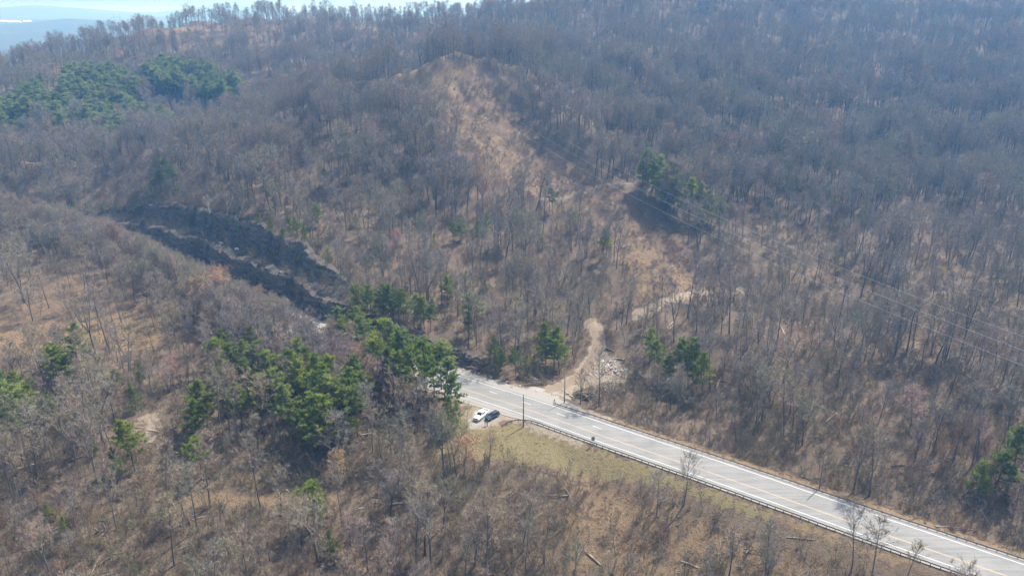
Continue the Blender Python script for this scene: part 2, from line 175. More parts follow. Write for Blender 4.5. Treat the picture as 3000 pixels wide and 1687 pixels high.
PINE_MASS = [(-213.3,582.7),(-253.7,543.2),(-222.9,608.1),(-216.5,599.7),(-293.1,543.5),(-285.9,575.6),(-353.4,578.7),(-221.8,602.6),(-334.1,559.0),(-358.9,528.6),(-304.5,546.0),(-304.5,583.9),(-324.3,629.1),(-329.8,625.4),(-276.0,552.5),(-329.7,570.7),(-310.4,566.6),(-329.8,558.4),(-364.2,545.8),(-220.0,586.4),(-319.2,564.5),(-344.9,528.0),(-258.8,551.4),(-294.8,560.4),(-219.7,595.0),(-289.2,630.9),(-355.8,525.4),(-282.4,541.0),(-360.6,540.7),(-297.8,542.5),(-348.0,533.0),(-315.9,623.4),(-326.9,524.8),(-271.3,619.6),(-310.0,571.7),(-317.2,570.9),(-329.4,590.9),(-354.6,571.7),(-323.4,569.1),(-338.5,609.5),(-270.8,542.3),(-323.8,593.8),(-233.2,598.3),(-360.1,536.8),(-263.7,553.0),(-319.4,609.7),(-312.2,526.9),(-332.8,555.6),(-321.8,589.1),(-238.0,614.2),(-325.9,551.7),(-305.8,606.8),(-362.3,532.3),(-337.5,591.0),(-368.5,559.7),(-368.8,583.5),(-318.1,591.8),(-297.6,573.7),(-308.4,593.4),(-249.2,620.0),(-255.4,627.0),(-225.2,585.8),(-316.3,549.4),(-275.4,621.7),(-257.9,615.0),(-346.5,544.9),(-257.7,619.8),(-325.2,604.9),(-300.9,575.5),(-328.1,574.7),(-381.5,562.8),(-332.9,608.1),(-308.6,535.1),(-313.3,538.1),(-271.1,550.6),(-336.4,617.5),(-231.4,607.5),(-377.5,551.8),(-348.7,571.6),(-342.5,554.4),(-328.2,602.7),(-245.6,619.0),(-336.2,582.7),(-263.2,608.4),(-360.8,557.7),(-300.9,558.6),(-351.3,575.0),(-281.1,606.9),(-234.2,616.4),(-251.8,615.9),(-236.4,603.3),(-288.8,541.8),(-354.2,545.7),(-291.1,566.1),(-264.7,545.0),(-276.6,528.1),(-217.3,604.4),(-269.0,601.8),(-263.9,549.4),(-266.6,519.7),(-240.8,600.2),(-310.3,608.2),(-267.4,551.7),(-352.4,549.9),(-366.7,535.8),(-352.8,534.6),(-267.4,616.3),(-302.3,611.1),(-312.2,555.5),(-235.0,607.1),(-336.1,534.4),(-306.4,541.2),(-269.5,605.7),(-342.1,534.3),(-364.7,577.1),(-296.2,529.8),(-274.8,543.0),(-316.1,555.6),(-294.4,537.3),(-289.9,579.9),(-211.6,597.2),(-333.8,611.6),(-230.0,591.1),(-325.7,531.8),(-322.5,533.9),(-285.0,649.7),(-300.7,594.5),(-294.1,551.9),(-296.1,648.8),(-286.8,537.8),(-337.2,545.9),(-269.9,612.1),(-301.5,538.4),(-331.7,576.1),(-362.9,526.6),(-219.4,580.0),(-293.9,641.7),(-301.9,581.2),(-293.5,581.9),(-320.4,600.5),(-284.7,581.9),(-249.1,546.4),(-323.1,573.0),(-262.0,615.6),(-275.6,604.1),(-358.9,574.0),(-266.8,620.4),(-280.1,610.7),(-295.1,566.7),(-260.0,627.1),(-296.0,548.3),(-225.5,580.7),(-224.7,600.4),(-245.9,624.3),(-311.4,549.2),(-338.5,595.6),(-268.8,635.3),(-255.3,530.3),(-285.1,632.8),(-294.8,599.4),(-286.1,523.4),(-304.3,574.1),(-320.1,624.5),(-229.6,615.9),(-232.7,604.1),(-257.1,559.7),(-287.7,564.2),(-332.5,530.5),(-325.6,577.8),(-208.6,576.5),(-336.8,551.9),(-206.0,595.2),(-283.5,627.2),(-344.2,542.1),(-275.0,613.2),(-375.7,556.6),(-304.1,601.7),(-277.0,523.3),(-270.6,545.9),(-279.7,618.2),(-254.2,604.4),(-294.9,587.3),(-321.9,620.8),(-322.6,582.5),(-334.2,593.3),(-308.3,576.2),(-273.9,629.6),(-286.5,558.5),(-316.5,584.6),(-250.9,552.8),(-355.0,537.7),(-324.9,558.7),(-307.3,568.8),(-351.7,560.1),(-313.0,569.3),(-317.0,615.2),(-282.9,549.9),(-288.0,617.6),(-273.1,642.6),(-208.0,583.5),(-268.4,626.5),(-361.7,563.0),(-241.0,620.9),(-371.5,562.7),(-321.9,545.1),(-306.9,548.7),(-345.6,557.5),(-308.4,589.5),(-227.5,611.7),(-299.3,641.4),(-259.8,611.6),(-278.8,542.7),(-332.8,580.7),(-218.5,576.3),(-241.0,594.4),(-277.2,625.5),(-264.7,561.8),(-308.8,611.9),(-343.3,547.4),(-248.5,603.0),(-282.0,523.1),(-377.9,565.6),(-322.6,541.3),(-357.0,577.3),(-301.0,607.1),(-287.5,587.5),(-331.1,618.8),(-320.8,605.1),(-312.3,583.9),(-343.6,607.5),(-336.2,606.6),(-233.1,619.9),(-331.1,545.3),(-228.4,596.7),(-323.2,548.9),(-341.2,615.9),(-238.0,618.4),(-324.0,624.2),(-328.4,541.5),(-342.1,559.7),(-380.5,558.1),(-243.8,611.0),(-276.7,534.1),(-269.6,529.2),(-275.6,562.6),(-364.5,559.6),(-363.6,549.7),(-223.7,595.2),(-336.3,600.3),(-275.3,548.2),(-365.2,584.8),(-277.0,643.6),(-258.4,538.3),(-324.1,610.3),(-289.6,570.4),(-255.6,549.2),(-270.1,561.4),(-298.3,578.3),(-315.7,604.5),(-326.5,585.4),(-315.8,600.5),(-306.7,532.0),(-268.8,514.5),(-253.4,611.5),(-226.9,605.2),(-280.3,556.4),(-287.0,626.0),(-367.4,550.8),(-289.9,529.6),(-292.8,650.4),(-335.4,538.1),(-281.1,564.3),(-334.1,573.0),(-286.8,533.8),(-290.0,574.9),(-261.5,623.7),(-335.3,577.1),(-337.0,527.5),(-357.3,543.0),(-365.2,556.0),(-258.7,531.9),(-245.5,606.1),(-310.9,531.1),(-306.6,554.3),(-280.2,614.4),(-307.7,585.8),(-208.8,590.8),(-345.2,568.1),(-304.1,597.6),(-280.4,653.8),(-269.8,524.7),(-316.6,577.0),(-270.2,629.8),(-321.4,578.1),(-284.5,567.6),(-238.7,609.4),(-320.3,631.6),(-337.1,541.6),(-267.2,609.2),(-275.1,520.0),(-327.1,620.5),(-257.8,563.5),(-281.5,545.4),(-319.6,526.3),(-356.4,550.4),(-304.2,593.1),(-313.1,593.0),(-290.8,525.7),(-374.2,545.9),(-274.3,617.4),(-247.7,549.8),(-297.7,590.2),(-290.3,549.0),(-244.6,597.6),(-307.0,579.7),(-304.9,537.2),(-221.6,590.2),(-312.3,623.3),(-281.9,630.6),(-309.4,544.2),(-302.1,530.6),(-249.0,612.7),(-277.1,639.9),(-229.2,579.3),(-259.1,555.0),(-268.8,537.8),(-280.7,603.0),(-294.6,533.1),(-313.7,546.2),(-325.0,632.7)]
SPEC = [(-111.0,260.4,16,'orange'),(-99.2,272.2,9,'russet'),(-48.1,297.7,8,'red'),(-42.6,288.3,7,'pink'),(-12.4,168.2,11,'orange'),(-45.4,168.4,9,'amber'),(-27.4,142.7,14,'pale'),(157.8,260.8,6,'yellow'),(157.1,300.3,7,'yellow'),(137.2,296.6,7,'red'),(188.0,376.2,7,'red'),(198.8,376.9,6,'red'),(-133.9,341.1,13,'pale'),(-125.9,334.0,11,'pale'),(-145.0,350.4,12,'pale'),(-49.7,290.7,7,'pink'),(105.9,175.2,10,'pink'),(-107.4,213.5,9,'red'),(-156.4,252.5,13,'brown'),(-110.7,171.2,20,'grey'),(-6.2,170.6,10,'grey'),(-25.2,157.7,17,'grey'),(-12.6,181.1,9,'bud'),(84.1,157.0,18,'grey'),(87.4,155.5,19,'grey'),(208.5,328.9,15,'pale'),(172.0,372.8,14,'pale'),(-6.1,138.9,20,'grey'),(-20.5,145.5,20,'grey'),(7.4,141.8,14,'ivy'),(-116.3,257.7,14,'amber'),(70.2,338.8,13,'grey'),(55.0,141.0,7,'sap'),(61.2,140.6,6,'sap'),(66.0,137.2,7,'sap'),(74.6,129.9,8,'sap'),(92.8,123.4,7.5,'sap'),(51.5,147.0,6.5,'sap'),(45.8,153.1,6,'sap'),(35.2,157.4,7,'sap'),(31.7,156.6,7,'sap'),(25.0,162.2,5,'sap'),(-12.2,173.4,11,'bud'),(-19.8,182.6,8,'bud')]
LOG = [((-136.4,176.4),(-127.8,179.6),0.18),((-30.4,160.8),(-27.9,160.9),0.22),((95.9,163.3),(99.0,162.9),0.2),((96.8,150.5),(107.8,156.0),0.25),((53.6,239.3),(56.4,243.2),0.14),((54.1,238.5),(56.7,241.7),0.12),((91.6,237.0),(89.6,227.2),0.13),((38.4,139.2),(41.7,137.0),0.16),((95.7,141.4),(105.9,143.4),0.14),((-106.4,191.7),(-101.8,190.2),0.16),((-113.6,193.2),(-108.1,193.2),0.15),((17.1,144.0),(20.4,140.6),0.2),((34.0,226.7),(37.3,226.0),0.25),((131.6,224.5),(134.4,224.7),0.15),((31.8,232.3),(34.4,230.0),0.3),((-51.8,159.6),(-46.8,160.5),0.13),((-39.6,159.1),(-37.2,159.9),0.12),((-47.8,185.4),(-42.1,183.1),0.12),((61.5,140.0),(67.6,137.9),0.1)]
# ------------------------------------------------------------------ helpers
R = random.Random(7)
NP = np.random.RandomState(11)
def hz(x, y): return float(height(np.array([x]), np.array([y]))[0])
def mesh_np(name, V, faces, mats=(), smooth=False, mat_idx=None):
    me = bpy.data.meshes.new(name)
    me.from_pydata([tuple(v) for v in V] if not isinstance(V, list) else V, [], faces)
    for m in mats: me.materials.append(m)
    if mat_idx is not None: me.polygons.foreach_set('material_index', mat_idx)
    if smooth: me.polygons.foreach_set('use_smooth', [True] * len(me.polygons))
    me.update()
    return me
def tri_mesh(name, V, T, mats=(), mat_idx=None):
    V = np.asarray(V, np.float32); T = np.asarray(T, np.int32)
    me = bpy.data.meshes.new(name)
    me.vertices.add(len(V)); me.vertices.foreach_set('co', V.ravel())
    me.loops.add(T.size); me.loops.foreach_set('vertex_index', T.ravel())
    me.polygons.add(len(T))
    me.polygons.foreach_set('loop_start', np.arange(0, T.size, 3, dtype=np.int32))
    for m in mats: me.materials.append(m)
    if mat_idx is not None: me.polygons.foreach_set('material_index', np.asarray(mat_idx, np.int32))
    me.update(calc_edges=True); me.validate()
    return me
def obj(name, me, parent=None, loc=None, rot=None, scale=None):
    o = bpy.data.objects.new(name, me); COL.objects.link(o)
    if parent is not None: o.parent = parent
    if loc is not None: o.location = loc
    if rot is not None: o.rotation_euler = rot
    if scale is not None: o.scale = scale
    return o
def tag(o, label=None, cat=None, group=None, kind=None):
    if label: o['label'] = label
    if cat: o['category'] = cat
    if group: o['group'] = group
    if kind: o['kind'] = kind
    return o
class MB:
    """collects shapes into one mesh"""
    def __init__(s): s.V = []; s.F = []; s.M = []
    def add(s, V, F, m=0):
        b = len(s.V); s.V += [tuple(v) for v in V]; s.F += [tuple(i + b for i in f) for f in F]; s.M += [m] * len(F)
    def box(s, c, d, rot=None, m=0, taper=1.0):
        x, y, z = d[0] / 2, d[1] / 2, d[2] / 2
        V = [Vector((sx * x * (taper if sz > 0 else 1), sy * y * (taper if sz > 0 else 1), sz * z)) for sz in (-1, 1) for sy in (-1, 1) for sx in (-1, 1)]
        if rot is not None: V = [rot @ v for v in V]
        s.add([v + Vector(c) for v in V], [(0, 2, 3, 1), (4, 5, 7, 6), (0, 1, 5, 4), (2, 6, 7, 3), (0, 4, 6, 2), (1, 3, 7, 5)], m)
    def tube(s, P, rad, n=6, m=0, cap=True):
        P = [Vector(p) for p in P]; rings = []
        for i, p in enumerate(P):
            d = (P[min(i + 1, len(P) - 1)] - P[max(i - 1, 0)]).normalized()
            a = d.cross(Vector((0, 0, 1)) if abs(d.z) < .9 else Vector((1, 0, 0))).normalized(); b = d.cross(a)
            r = rad[i] if hasattr(rad, '__len__') else rad
            rings.append([p + (a * math.cos(2 * math.pi * k / n) + b * math.sin(2 * math.pi * k / n)) * r for k in range(n)])
        V = [v for r in rings for v in r]; F = []
        for i in range(len(P) - 1):
            for k in range(n):
                F.append((i * n + k, i * n + (k + 1) % n, (i + 1) * n + (k + 1) % n, (i + 1) * n + k))
        if cap: F += [tuple(range(n))[::-1], tuple((len(P) - 1) * n + k for k in range(n))]
        s.add(V, F, m)
    def loft(s, rings, m=0, cap=True):
        n = len(rings[0]); V = [v for r in rings for v in r]; F = []
        for i in range(len(rings) - 1):
            for k in range(n):
                F.append((i * n + k, i * n + (k + 1) % n, (i + 1) * n + (k + 1) % n, (i + 1) * n + k))
        if cap: F += [tuple(range(n))[::-1], tuple((len(rings) - 1) * n + k for k in range(n))]
        s.add(V, F, m)
    def mesh(s, name, *mats, smooth=False):
        return mesh_np(name, s.V, s.F, mats, smooth, s.M if len(mats) > 1 else None)
    def build(s, name, mat, parent=None, smooth=False, **k):
        return obj(name, s.mesh(name, *(mat if isinstance(mat, (list, tuple)) else (mat,)), smooth=smooth), parent, **k)

# ------------------------------------------------------------------ materials
def new_mat(name):
    m = bpy.data.materials.new(name); m.use_nodes = True
    b = m.node_tree.nodes['Principled BSDF']; b.inputs['Specular IOR Level'].default_value = 0.2
    return m, m.node_tree, b
def ramp(nt, cols, fac=None, pos=None):
    r = nt.nodes.new('ShaderNodeValToRGB'); e = r.color_ramp.elements
    pos = pos or [i / (len(cols) - 1) for i in range(len(cols))]
    while len(e) < len(cols): e.new(0.5)
    for i, c in enumerate(cols): e[i].position = pos[i]; e[i].color = (*c, 1)
    if fac is not None: nt.links.new(fac, r.inputs[0])
    return r.outputs[0]
def noise(nt, scale, detail=4, rough=0.6, vec=None, dim='3D', dist=0.0):
    n = nt.nodes.new('ShaderNodeTexNoise'); n.inputs['Scale'].default_value = scale; n.inputs['Detail'].default_value = detail
    n.inputs['Roughness'].default_value = rough; n.inputs['Distortion'].default_value = dist
    if vec is not None: nt.links.new(vec, n.inputs['Vector'])
    return n.outputs[0]
def mix(nt, a, b, fac, mode='MIX'):
    m = nt.nodes.new('ShaderNodeMix'); m.data_type = 'RGBA'; m.blend_type = mode
    for s, i in ((fac, 0), (a, 6), (b, 7)):
        if isinstance(s, (int, float)): m.inputs[i].default_value = s
        elif isinstance(s, tuple): m.inputs[i].default_value = (*s, 1)
        else: nt.links.new(s, m.inputs[i])
    return m.outputs[2]
def mathn(nt, op, a, b=None, clamp=False):
    m = nt.nodes.new('ShaderNodeMath'); m.operation = op; m.use_clamp = clamp
    for i, s in enumerate((a, b)):
        if s is None: continue
        if isinstance(s, (int, float)): m.inputs[i].default_value = s
        else: nt.links.new(s, m.inputs[i])
    return m.outputs[0]
def pos_out(nt):
    return nt.nodes.new('ShaderNodeNewGeometry').outputs['Position']
def bump(nt, b, h, strength=0.5, dist=0.3):
    n = nt.nodes.new('ShaderNodeBump'); n.inputs['Strength'].default_value = strength; n.inputs['Distance'].default_value = dist
    nt.links.new(h, n.inputs['Height']); nt.links.new(n.outputs[0], b.inputs['Normal'])
def simple(name, col, rough=0.7, metal=0.0, var=0.15, scale=6.0, spec=0.3):
    m, nt, b = new_mat(name)
    n = noise(nt, scale, 3)
    c = ramp(nt, [tuple(x * (1 - var) for x in col), tuple(min(1, x * (1 + var)) for x in col)], n, [0.3, 0.7])
    nt.links.new(c, b.inputs['Base Color']); b.inputs['Roughness'].default_value = rough; b.inputs['Metallic'].default_value = metal
    b.inputs['Specular IOR Level'].default_value = spec
    return m
def by_instance(name, cols, rough=0.85, nsc=None, amt=0.25, trans=0.0, stand=False):
    """colour picked per tree"""
    m, nt, b = new_mat(name)
    oi = nt.nodes.new('ShaderNodeObjectInfo')
    c = ramp(nt, cols, oi.outputs['Random'])
    if nsc:
        n = noise(nt, nsc, 2, vec=pos_out(nt))
        c = mix(nt, c, ramp(nt, [(1 - amt,) * 3, (1 + amt,) * 3], n, [0.3, 0.7]), 1.0, 'MULTIPLY')
    if stand:
        n = noise(nt, .022, 3, .6, pos_out(nt))
        c = mix(nt, c, ramp(nt, [(1.16, .98, .88), (.84, .90, .95), (1.05, 1.02, .96), (.90, 1.0, .82), (1.12, 1.08, 1.06)], n, [.34, .43, .50, .57, .66]), 1.0, 'MULTIPLY')
    nt.links.new(c, b.inputs['Base Color']); b.inputs['Roughness'].default_value = rough
    b.inputs['Specular IOR Level'].default_value = 0.12
    if trans:
        tb = nt.nodes.new('ShaderNodeBsdfTranslucent'); nt.links.new(c, tb.inputs[0]); ms = nt.nodes.new('ShaderNodeMixShader'); ms.inputs[0].default_value = trans
        nt.links.new(b.outputs[0], ms.inputs[1]); nt.links.new(tb.outputs[0], ms.inputs[2]); nt.links.new(ms.outputs[0], nt.nodes['Material Output'].inputs[0])
    return m

M = {}
M['bark'] = by_instance('bark', [(.105, .097, .092), (.15, .14, .13), (.09, .08, .074), (.19, .178, .165), (.12, .108, .098)], nsc=1.2)
M['twig'] = by_instance('twigs', [(.245, .20, .175), (.23, .21, .195), (.275, .205, .165), (.215, .205, .205), (.265, .20, .18), (.25, .22, .175), (.21, .19, .18), (.27, .22, .175), (.225, .22, .185)], stand=True)
M['twig_dark'] = by_instance('thicket twigs', [(.175, .13, .108), (.205, .155, .115), (.155, .14, .125), (.185, .175, .105), (.235, .15, .10), (.165, .145, .14), (.25, .205, .14), (.15, .145, .10), (.215, .165, .13)], stand=True)
M['pine_bark'] = by_instance('pine bark', [(.09, .07, .06), (.13, .10, .085)])
M['needle'] = by_instance('pine needles', [(.18, .245, .040), (.205, .265, .042), (.15, .215, .044), (.235, .28, .046), (.165, .225, .048), (.13, .185, .048), (.22, .235, .055)], rough=0.6, nsc=0.5, amt=0.35, trans=.45)
M['needle_far'] = by_instance('pine needles yellowish', [(.20, .255, .075), (.235, .285, .085), (.17, .225, .075), (.14, .195, .07)], rough=0.6, nsc=0.4, amt=0.35, trans=.45)
M['pale_bark'] = simple('pale bark', (.50, .47, .42), .8, var=.3, scale=2)
for k, c in dict(orange=(.36, .215, .125), russet=(.29, .155, .11), red=(.28, .155, .13), pink=(.30, .20, .175), amber=(.31, .22, .12), yellow=(.36, .28, .12), bud=(.28, .27, .11), ivy=(.10, .09, .06), brown=(.24, .18, .13)).items():
    M['b_' + k] = simple('buds ' + k, c, .8, var=.2, scale=1)

def ground_material():
    m, nt, b = new_mat('hillside ground')
    P = pos_out(nt)
    big = noise(nt, 0.035, 4, .6, P); mid = noise(nt, 0.22, 5, .65, P); fine = noise(nt, 1.6, 5, .75, P); vfine = noise(nt, 6.0, 3, .7, P)
    litter = ramp(nt, [(.045, .036, .029), (.083, .066, .051), (.130, .104, .078), (.19, .154, .114)], mathn(nt, 'ADD', mathn(nt, 'MULTIPLY', fine, .6), mathn(nt, 'MULTIPLY', mid, .4)), [.32, .45, .57, .72])
    litter = mix(nt, litter, (.155, .105, .072), mathn(nt, 'MULTIPLY', ramp(nt, [(0,) * 3, (1,) * 3], big, [.45, .65]), .35))
    straw = ramp(nt, [(.088, .062, .041), (.155, .113, .072), (.225, .17, .108)], mathn(nt, 'ADD', mathn(nt, 'MULTIPLY', fine, .5), mathn(nt, 'MULTIPLY', vfine, .5)), [.33, .5, .68])
    grass = ramp(nt, [(.105, .090, .050), (.15, .128, .070), (.192, .162, .090)], mathn(nt, 'ADD', mathn(nt, 'MULTIPLY', fine, .5), mathn(nt, 'MULTIPLY', vfine, .5)), [.35, .5, .68])
    dirt = ramp(nt, [(.125, .105, .082), (.205, .174, .135), (.275, .238, .188)], fine, [.3, .5, .7])
    rock = ramp(nt, [(.035, .034, .033), (.062, .058, .053), (.098, .088, .076)], fine, [.3, .5, .72])
    brush = ramp(nt, [(.051, .039, .031), (.109, .078, .058), (.170, .126, .082)], mathn(nt, 'ADD', mathn(nt, 'MULTIPLY', fine, .5), mathn(nt, 'MULTIPLY', mid, .5)), [.36, .5, .64])
    far = ramp(nt, [(.035, .036, .034), (.055, .052, .044), (.034, .046, .034), (.12, .105, .075)], noise(nt, .006, 6, .7, P), [.35, .48, .56, .68])
    a1 = nt.nodes.new('ShaderNodeVertexColor'); a1.layer_name = 'cover'
    a2 = nt.nodes.new('ShaderNodeVertexColor'); a2.layer_name = 'cover2'
    s1 = nt.nodes.new('ShaderNodeSeparateColor'); nt.links.new(a1.outputs[0], s1.inputs[0])
    s2 = nt.nodes.new('ShaderNodeSeparateColor'); nt.links.new(a2.outputs[0], s2.inputs[0])
    def edge(o):  # ragged edge of a cover mask
        e = mathn(nt, 'ADD', o, mathn(nt, 'MULTIPLY', mathn(nt, 'SUBTRACT', mid, .5), 1.3))
        return ramp(nt, [(0,) * 3, (1,) * 3], e, [.40, .60])
    c = mix(nt, litter, far, s2.outputs[1])
    c = mix(nt, c, brush, edge(s2.outputs[0]))
    c = mix(nt, c, straw, edge(s1.outputs[0]))
    c = mix(nt, c, grass, edge(s1.outputs[1]))
    c = mix(nt, c, dirt, edge(s1.outputs[2]))
    c = mix(nt, c, rock, edge(s2.outputs[2]))
    nt.links.new(c, b.inputs['Base Color']); b.inputs['Roughness'].default_value = .95
    b.inputs['Specular IOR Level'].default_value = 0.05
    bump(nt, b, mathn(nt, 'ADD', fine, mathn(nt, 'MULTIPLY', vfine, .4)), 0.9, 0.35)
    return m
M['ground'] = ground_material()

def asphalt_material():
    m, nt, b = new_mat('worn asphalt')
    P = pos_out(nt)
    mp = nt.nodes.new('ShaderNodeMapping'); mp.inputs['Rotation'].default_value = (0, 0, math.radians(35)); mp.inputs['Scale'].default_value = (.06, 1.4, 1)
    nt.links.new(P, mp.inputs[0])
    streak = noise(nt, 1.0, 4, .6, mp.outputs[0])
    fine = noise(nt, 3.0, 4, .7, P); blotch = noise(nt, .15, 3, .6, P)
    v = mathn(nt, 'ADD', mathn(nt, 'ADD', mathn(nt, 'MULTIPLY', streak, .5), mathn(nt, 'MULTIPLY', fine, .2)), mathn(nt, 'MULTIPLY', blotch, .3))
    c = ramp(nt, [(.122, .126, .126), (.165, .169, .169), (.205, .209, .206)], v, [.36, .5, .64])
    nt.links.new(c, b.inputs['Base Color']); b.inputs['Roughness'].default_value = .9
    return m
M['asphalt'] = asphalt_material()
M['shoulder'] = simple('pale gravelly shoulder', (.235, .23, .216), .95, var=.22, scale=1.3, spec=.1)
M['gravel'] = simple('pale gravel and dirt', (.22, .208, .19), .95, var=.28, scale=.8, spec=.1)
M['crack'] = simple('tar crack', (.09, .085, .08), .9, var=.2)
M['white_paint'] = simple('worn white road paint', (.52, .53, .52), .8, var=.12, scale=2)
M['yellow_paint'] = simple('worn yellow road paint', (.40, .31, .17), .8, var=.15, scale=2)
M['track'] = simple('dirt track', (.205, .165, .122), .95, var=.45, scale=.5, spec=.1)
M['rail'] = simple('weathered guardrail steel', (.17, .175, .18), .6, .5, .2, 3)
M['post'] = simple('weathered post', (.11, .10, .09), .9, var=.2)
M['pole'] = simple('creosote pole', (.10, .085, .07), .9, var=.2)

def rock_material():
    m, nt, b = new_mat('dark bedded rock')
    P = pos_out(nt)
    mp = nt.nodes.new('ShaderNodeMapping'); mp.inputs['Scale'].default_value = (.12, .12, 1.6); nt.links.new(P, mp.inputs[0])
    beds = noise(nt, 1.0, 4, .6, mp.outputs[0]); fine = noise(nt, 1.3, 5, .7, P); big = noise(nt, .12, 3, .6, P)
    c = ramp(nt, [(.04, .04, .04), (.105, .10, .094), (.18, .168, .15), (.28, .255, .215)], mathn(nt, 'ADD', mathn(nt, 'MULTIPLY', beds, .5), mathn(nt, 'ADD', mathn(nt, 'MULTIPLY', fine, .3), mathn(nt, 'MULTIPLY', big, .2))), [.33, .45, .56, .72])
    sx = nt.nodes.new('ShaderNodeSeparateXYZ'); ge = nt.nodes.new('ShaderNodeNewGeometry'); nt.links.new(ge.outputs['True Normal'], sx.inputs[0])
    up = mathn(nt, 'ADD', sx.outputs[2], mathn(nt, 'MULTIPLY', mathn(nt, 'SUBTRACT', fine, .5), .9))
    c = mix(nt, c, ramp(nt, [(.055, .048, .040), (.105, .088, .068)], fine, [.35, .65]), ramp(nt, [(0,) * 3, (1,) * 3], up, [.50, .75]))
    c = mix(nt, c, (.085, .072, .058), mathn(nt, 'MULTIPLY', ramp(nt, [(0,) * 3, (1,) * 3], big, [.50, .66]), .7))
    nt.links.new(c, b.inputs['Base Color']); b.inputs['Roughness'].default_value = .9
    bump(nt, b, mathn(nt, 'ADD', beds, fine), 0.8, 0.3)
    return m
M['rock'] = rock_material()

# ------------------------------------------------------------------ ground cover outlines
def in_poly(P, x, y):
    x = np.asarray(x, float); y = np.asarray(y, float); c = np.zeros(x.shape, bool); j = len(P) - 1
    for i in range(len(P)):
        xi, yi = P[i]; xj, yj = P[j]
        if yi != yj:
            c ^= ((yi > y) != (yj > y)) & (x < (xj - xi) * (y - yi) / (yj - yi) + xi)
        j = i
    return c
def line_dist(L, x, y):
    d = np.full(np.shape(x), 1e9)
    for (ax, ay), (bx, by) in zip(L[:-1], L[1:]):
        ux, uy = bx - ax, by - ay; t = np.clip(((x - ax) * ux + (y - ay) * uy) / (ux * ux + uy * uy + 1e-9), 0, 1)
        d = np.minimum(d, np.hypot(x - ax - t * ux, y - ay - t * uy))
    return d
TRK = {k: (wd, [tuple(p) for p in _smooth_line(np.array(l, float), 2.0)] + [tuple(l[-1])]) for k, (wd, l) in TRACK.items()}

# ------------------------------------------------------------------ the ground: one sheet to the horizon
def axis(a, b, step, out, lo, hi, mid=None):
    core = list(np.arange(a, b + 1e-6, step))
    if mid: core += list(np.arange(b + mid[1], mid[0], mid[1]))
    st, v, right = (mid[1] if mid else step), core[-1], []
    while v < hi: st *= out; v += st; right.append(v)
    st, v, left = step, core[0], []
    while v > lo: st *= out; v -= st; left.append(v)
    return np.array(left[::-1] + core + right)
xs = axis(-300, 270, 1.7, 1.09, -12000, 12000); ys = axis(96, 500, 1.7, 1.10, -1500, 12500, (900, 4.0))
GX, GY = np.meshgrid(xs, ys)
GZ = height(GX, GY)
nx, ny = len(xs), len(ys)
gm = bpy.data.meshes.new('ground')
gm.vertices.add(nx * ny); gm.vertices.foreach_set('co', np.stack([GX, GY, GZ], -1).astype(np.float32).ravel())
ii = (np.arange(ny - 1)[:, None] * nx + np.arange(nx - 1)[None]).ravel()
Q = np.stack([ii, ii + 1, ii + nx + 1, ii + nx], 1).astype(np.int32)
gm.loops.add(Q.size); gm.loops.foreach_set('vertex_index', Q.ravel()); gm.polygons.add(len(Q))
gm.polygons.foreach_set('loop_start', np.arange(0, Q.size, 4, dtype=np.int32)); gm.update(calc_edges=True)
gm.polygons.foreach_set('use_smooth', np.ones(len(Q), bool))
fx, fy = GX.ravel(), GY.ravel()
def soft(Pn): return in_poly(POLY[Pn], fx, fy).astype(float)
sdv, jv = road_sd(fx, fy); rxv = RL[jv, 0]
c1 = np.zeros((nx * ny, 4), np.float32); c1[:, 3] = 1; c2 = c1.copy()
c1[:, 0] = np.maximum.reduce([.52 * soft('row'), .8 * soft('field'), .55 * soft('straw'), .40 * soft('open_wood'), .9 * soft('farrow'), 1.0 * soft('brushhill')])
c1[:, 0] = np.maximum(c1[:, 0], .8 * ((sdv > 6) & (sdv < 11) & (rxv > 22)))
c1[:, 1] = .74 * soft('bank')
c1[:, 0] = np.maximum(c1[:, 0], .8 * soft('bank'))
c1[:, 1] *= np.where(fx > 60, .6, 1)
c1[:, 2] = np.maximum.reduce([.75 * soft('drive'), .5 * soft('dirt_patch'), 1.0 * ((np.abs(sdv) < 9.5) & (rxv < 24)), .7 * (np.hypot((fx + 9) * .9, fy - 190) < 6)])
for k, (wd, l) in TRK.items():
    near = np.where((fx > min(p[0] for p in l) - 9) & (fx < max(p[0] for p in l) + 9) & (fy > min(p[1] for p in l) - 9) & (fy < max(p[1] for p in l) + 9))[0]
    if k == 't8': c1[near, 0] = np.maximum(c1[near, 0], .62 * (line_dist(l, fx[near], fy[near]) < 2.2)); continue
    c1[near, 2] = np.maximum(c1[near, 2], .8 * (line_dist(l, fx[near], fy[near]) < wd * .8))
c2[:, 0] = np.maximum(.60 * soft('row'), .5 * soft('straw'))
c1[:, 0] *= 1 - .8 * soft('row_dark'); c2[:, 0] = np.maximum(c2[:, 0], soft('row_dark'))
c2[:, 1] = sstep(900, 1400, np.hypot(fx, fy))
e0v = cut_edge(rxv); dv = sdv - e0v
c2[:, 2] = ((dv > -.5) & (dv < 15) & (cut_h1(rxv) > 1.2) & (rxv < -18) & (np.where(cut_h2(rxv) > 1, dv < 15.5, dv < 4.0))) * .72
c2[:, 2] = np.where((dv > 2.5) & (dv < 11.8) & (cut_h2(rxv) > .5), 1.0, c2[:, 2])
for nm, arr in (('cover', c1), ('cover2', c2)):
    at = gm.color_attributes.new(nm, 'FLOAT_COLOR', 'POINT'); at.data.foreach_set('color', arr.ravel())
gm.materials.append(M['ground'])
ground = tag(obj('ground', gm), 'brown leaf covered hillside and valley ground', kind='structure')

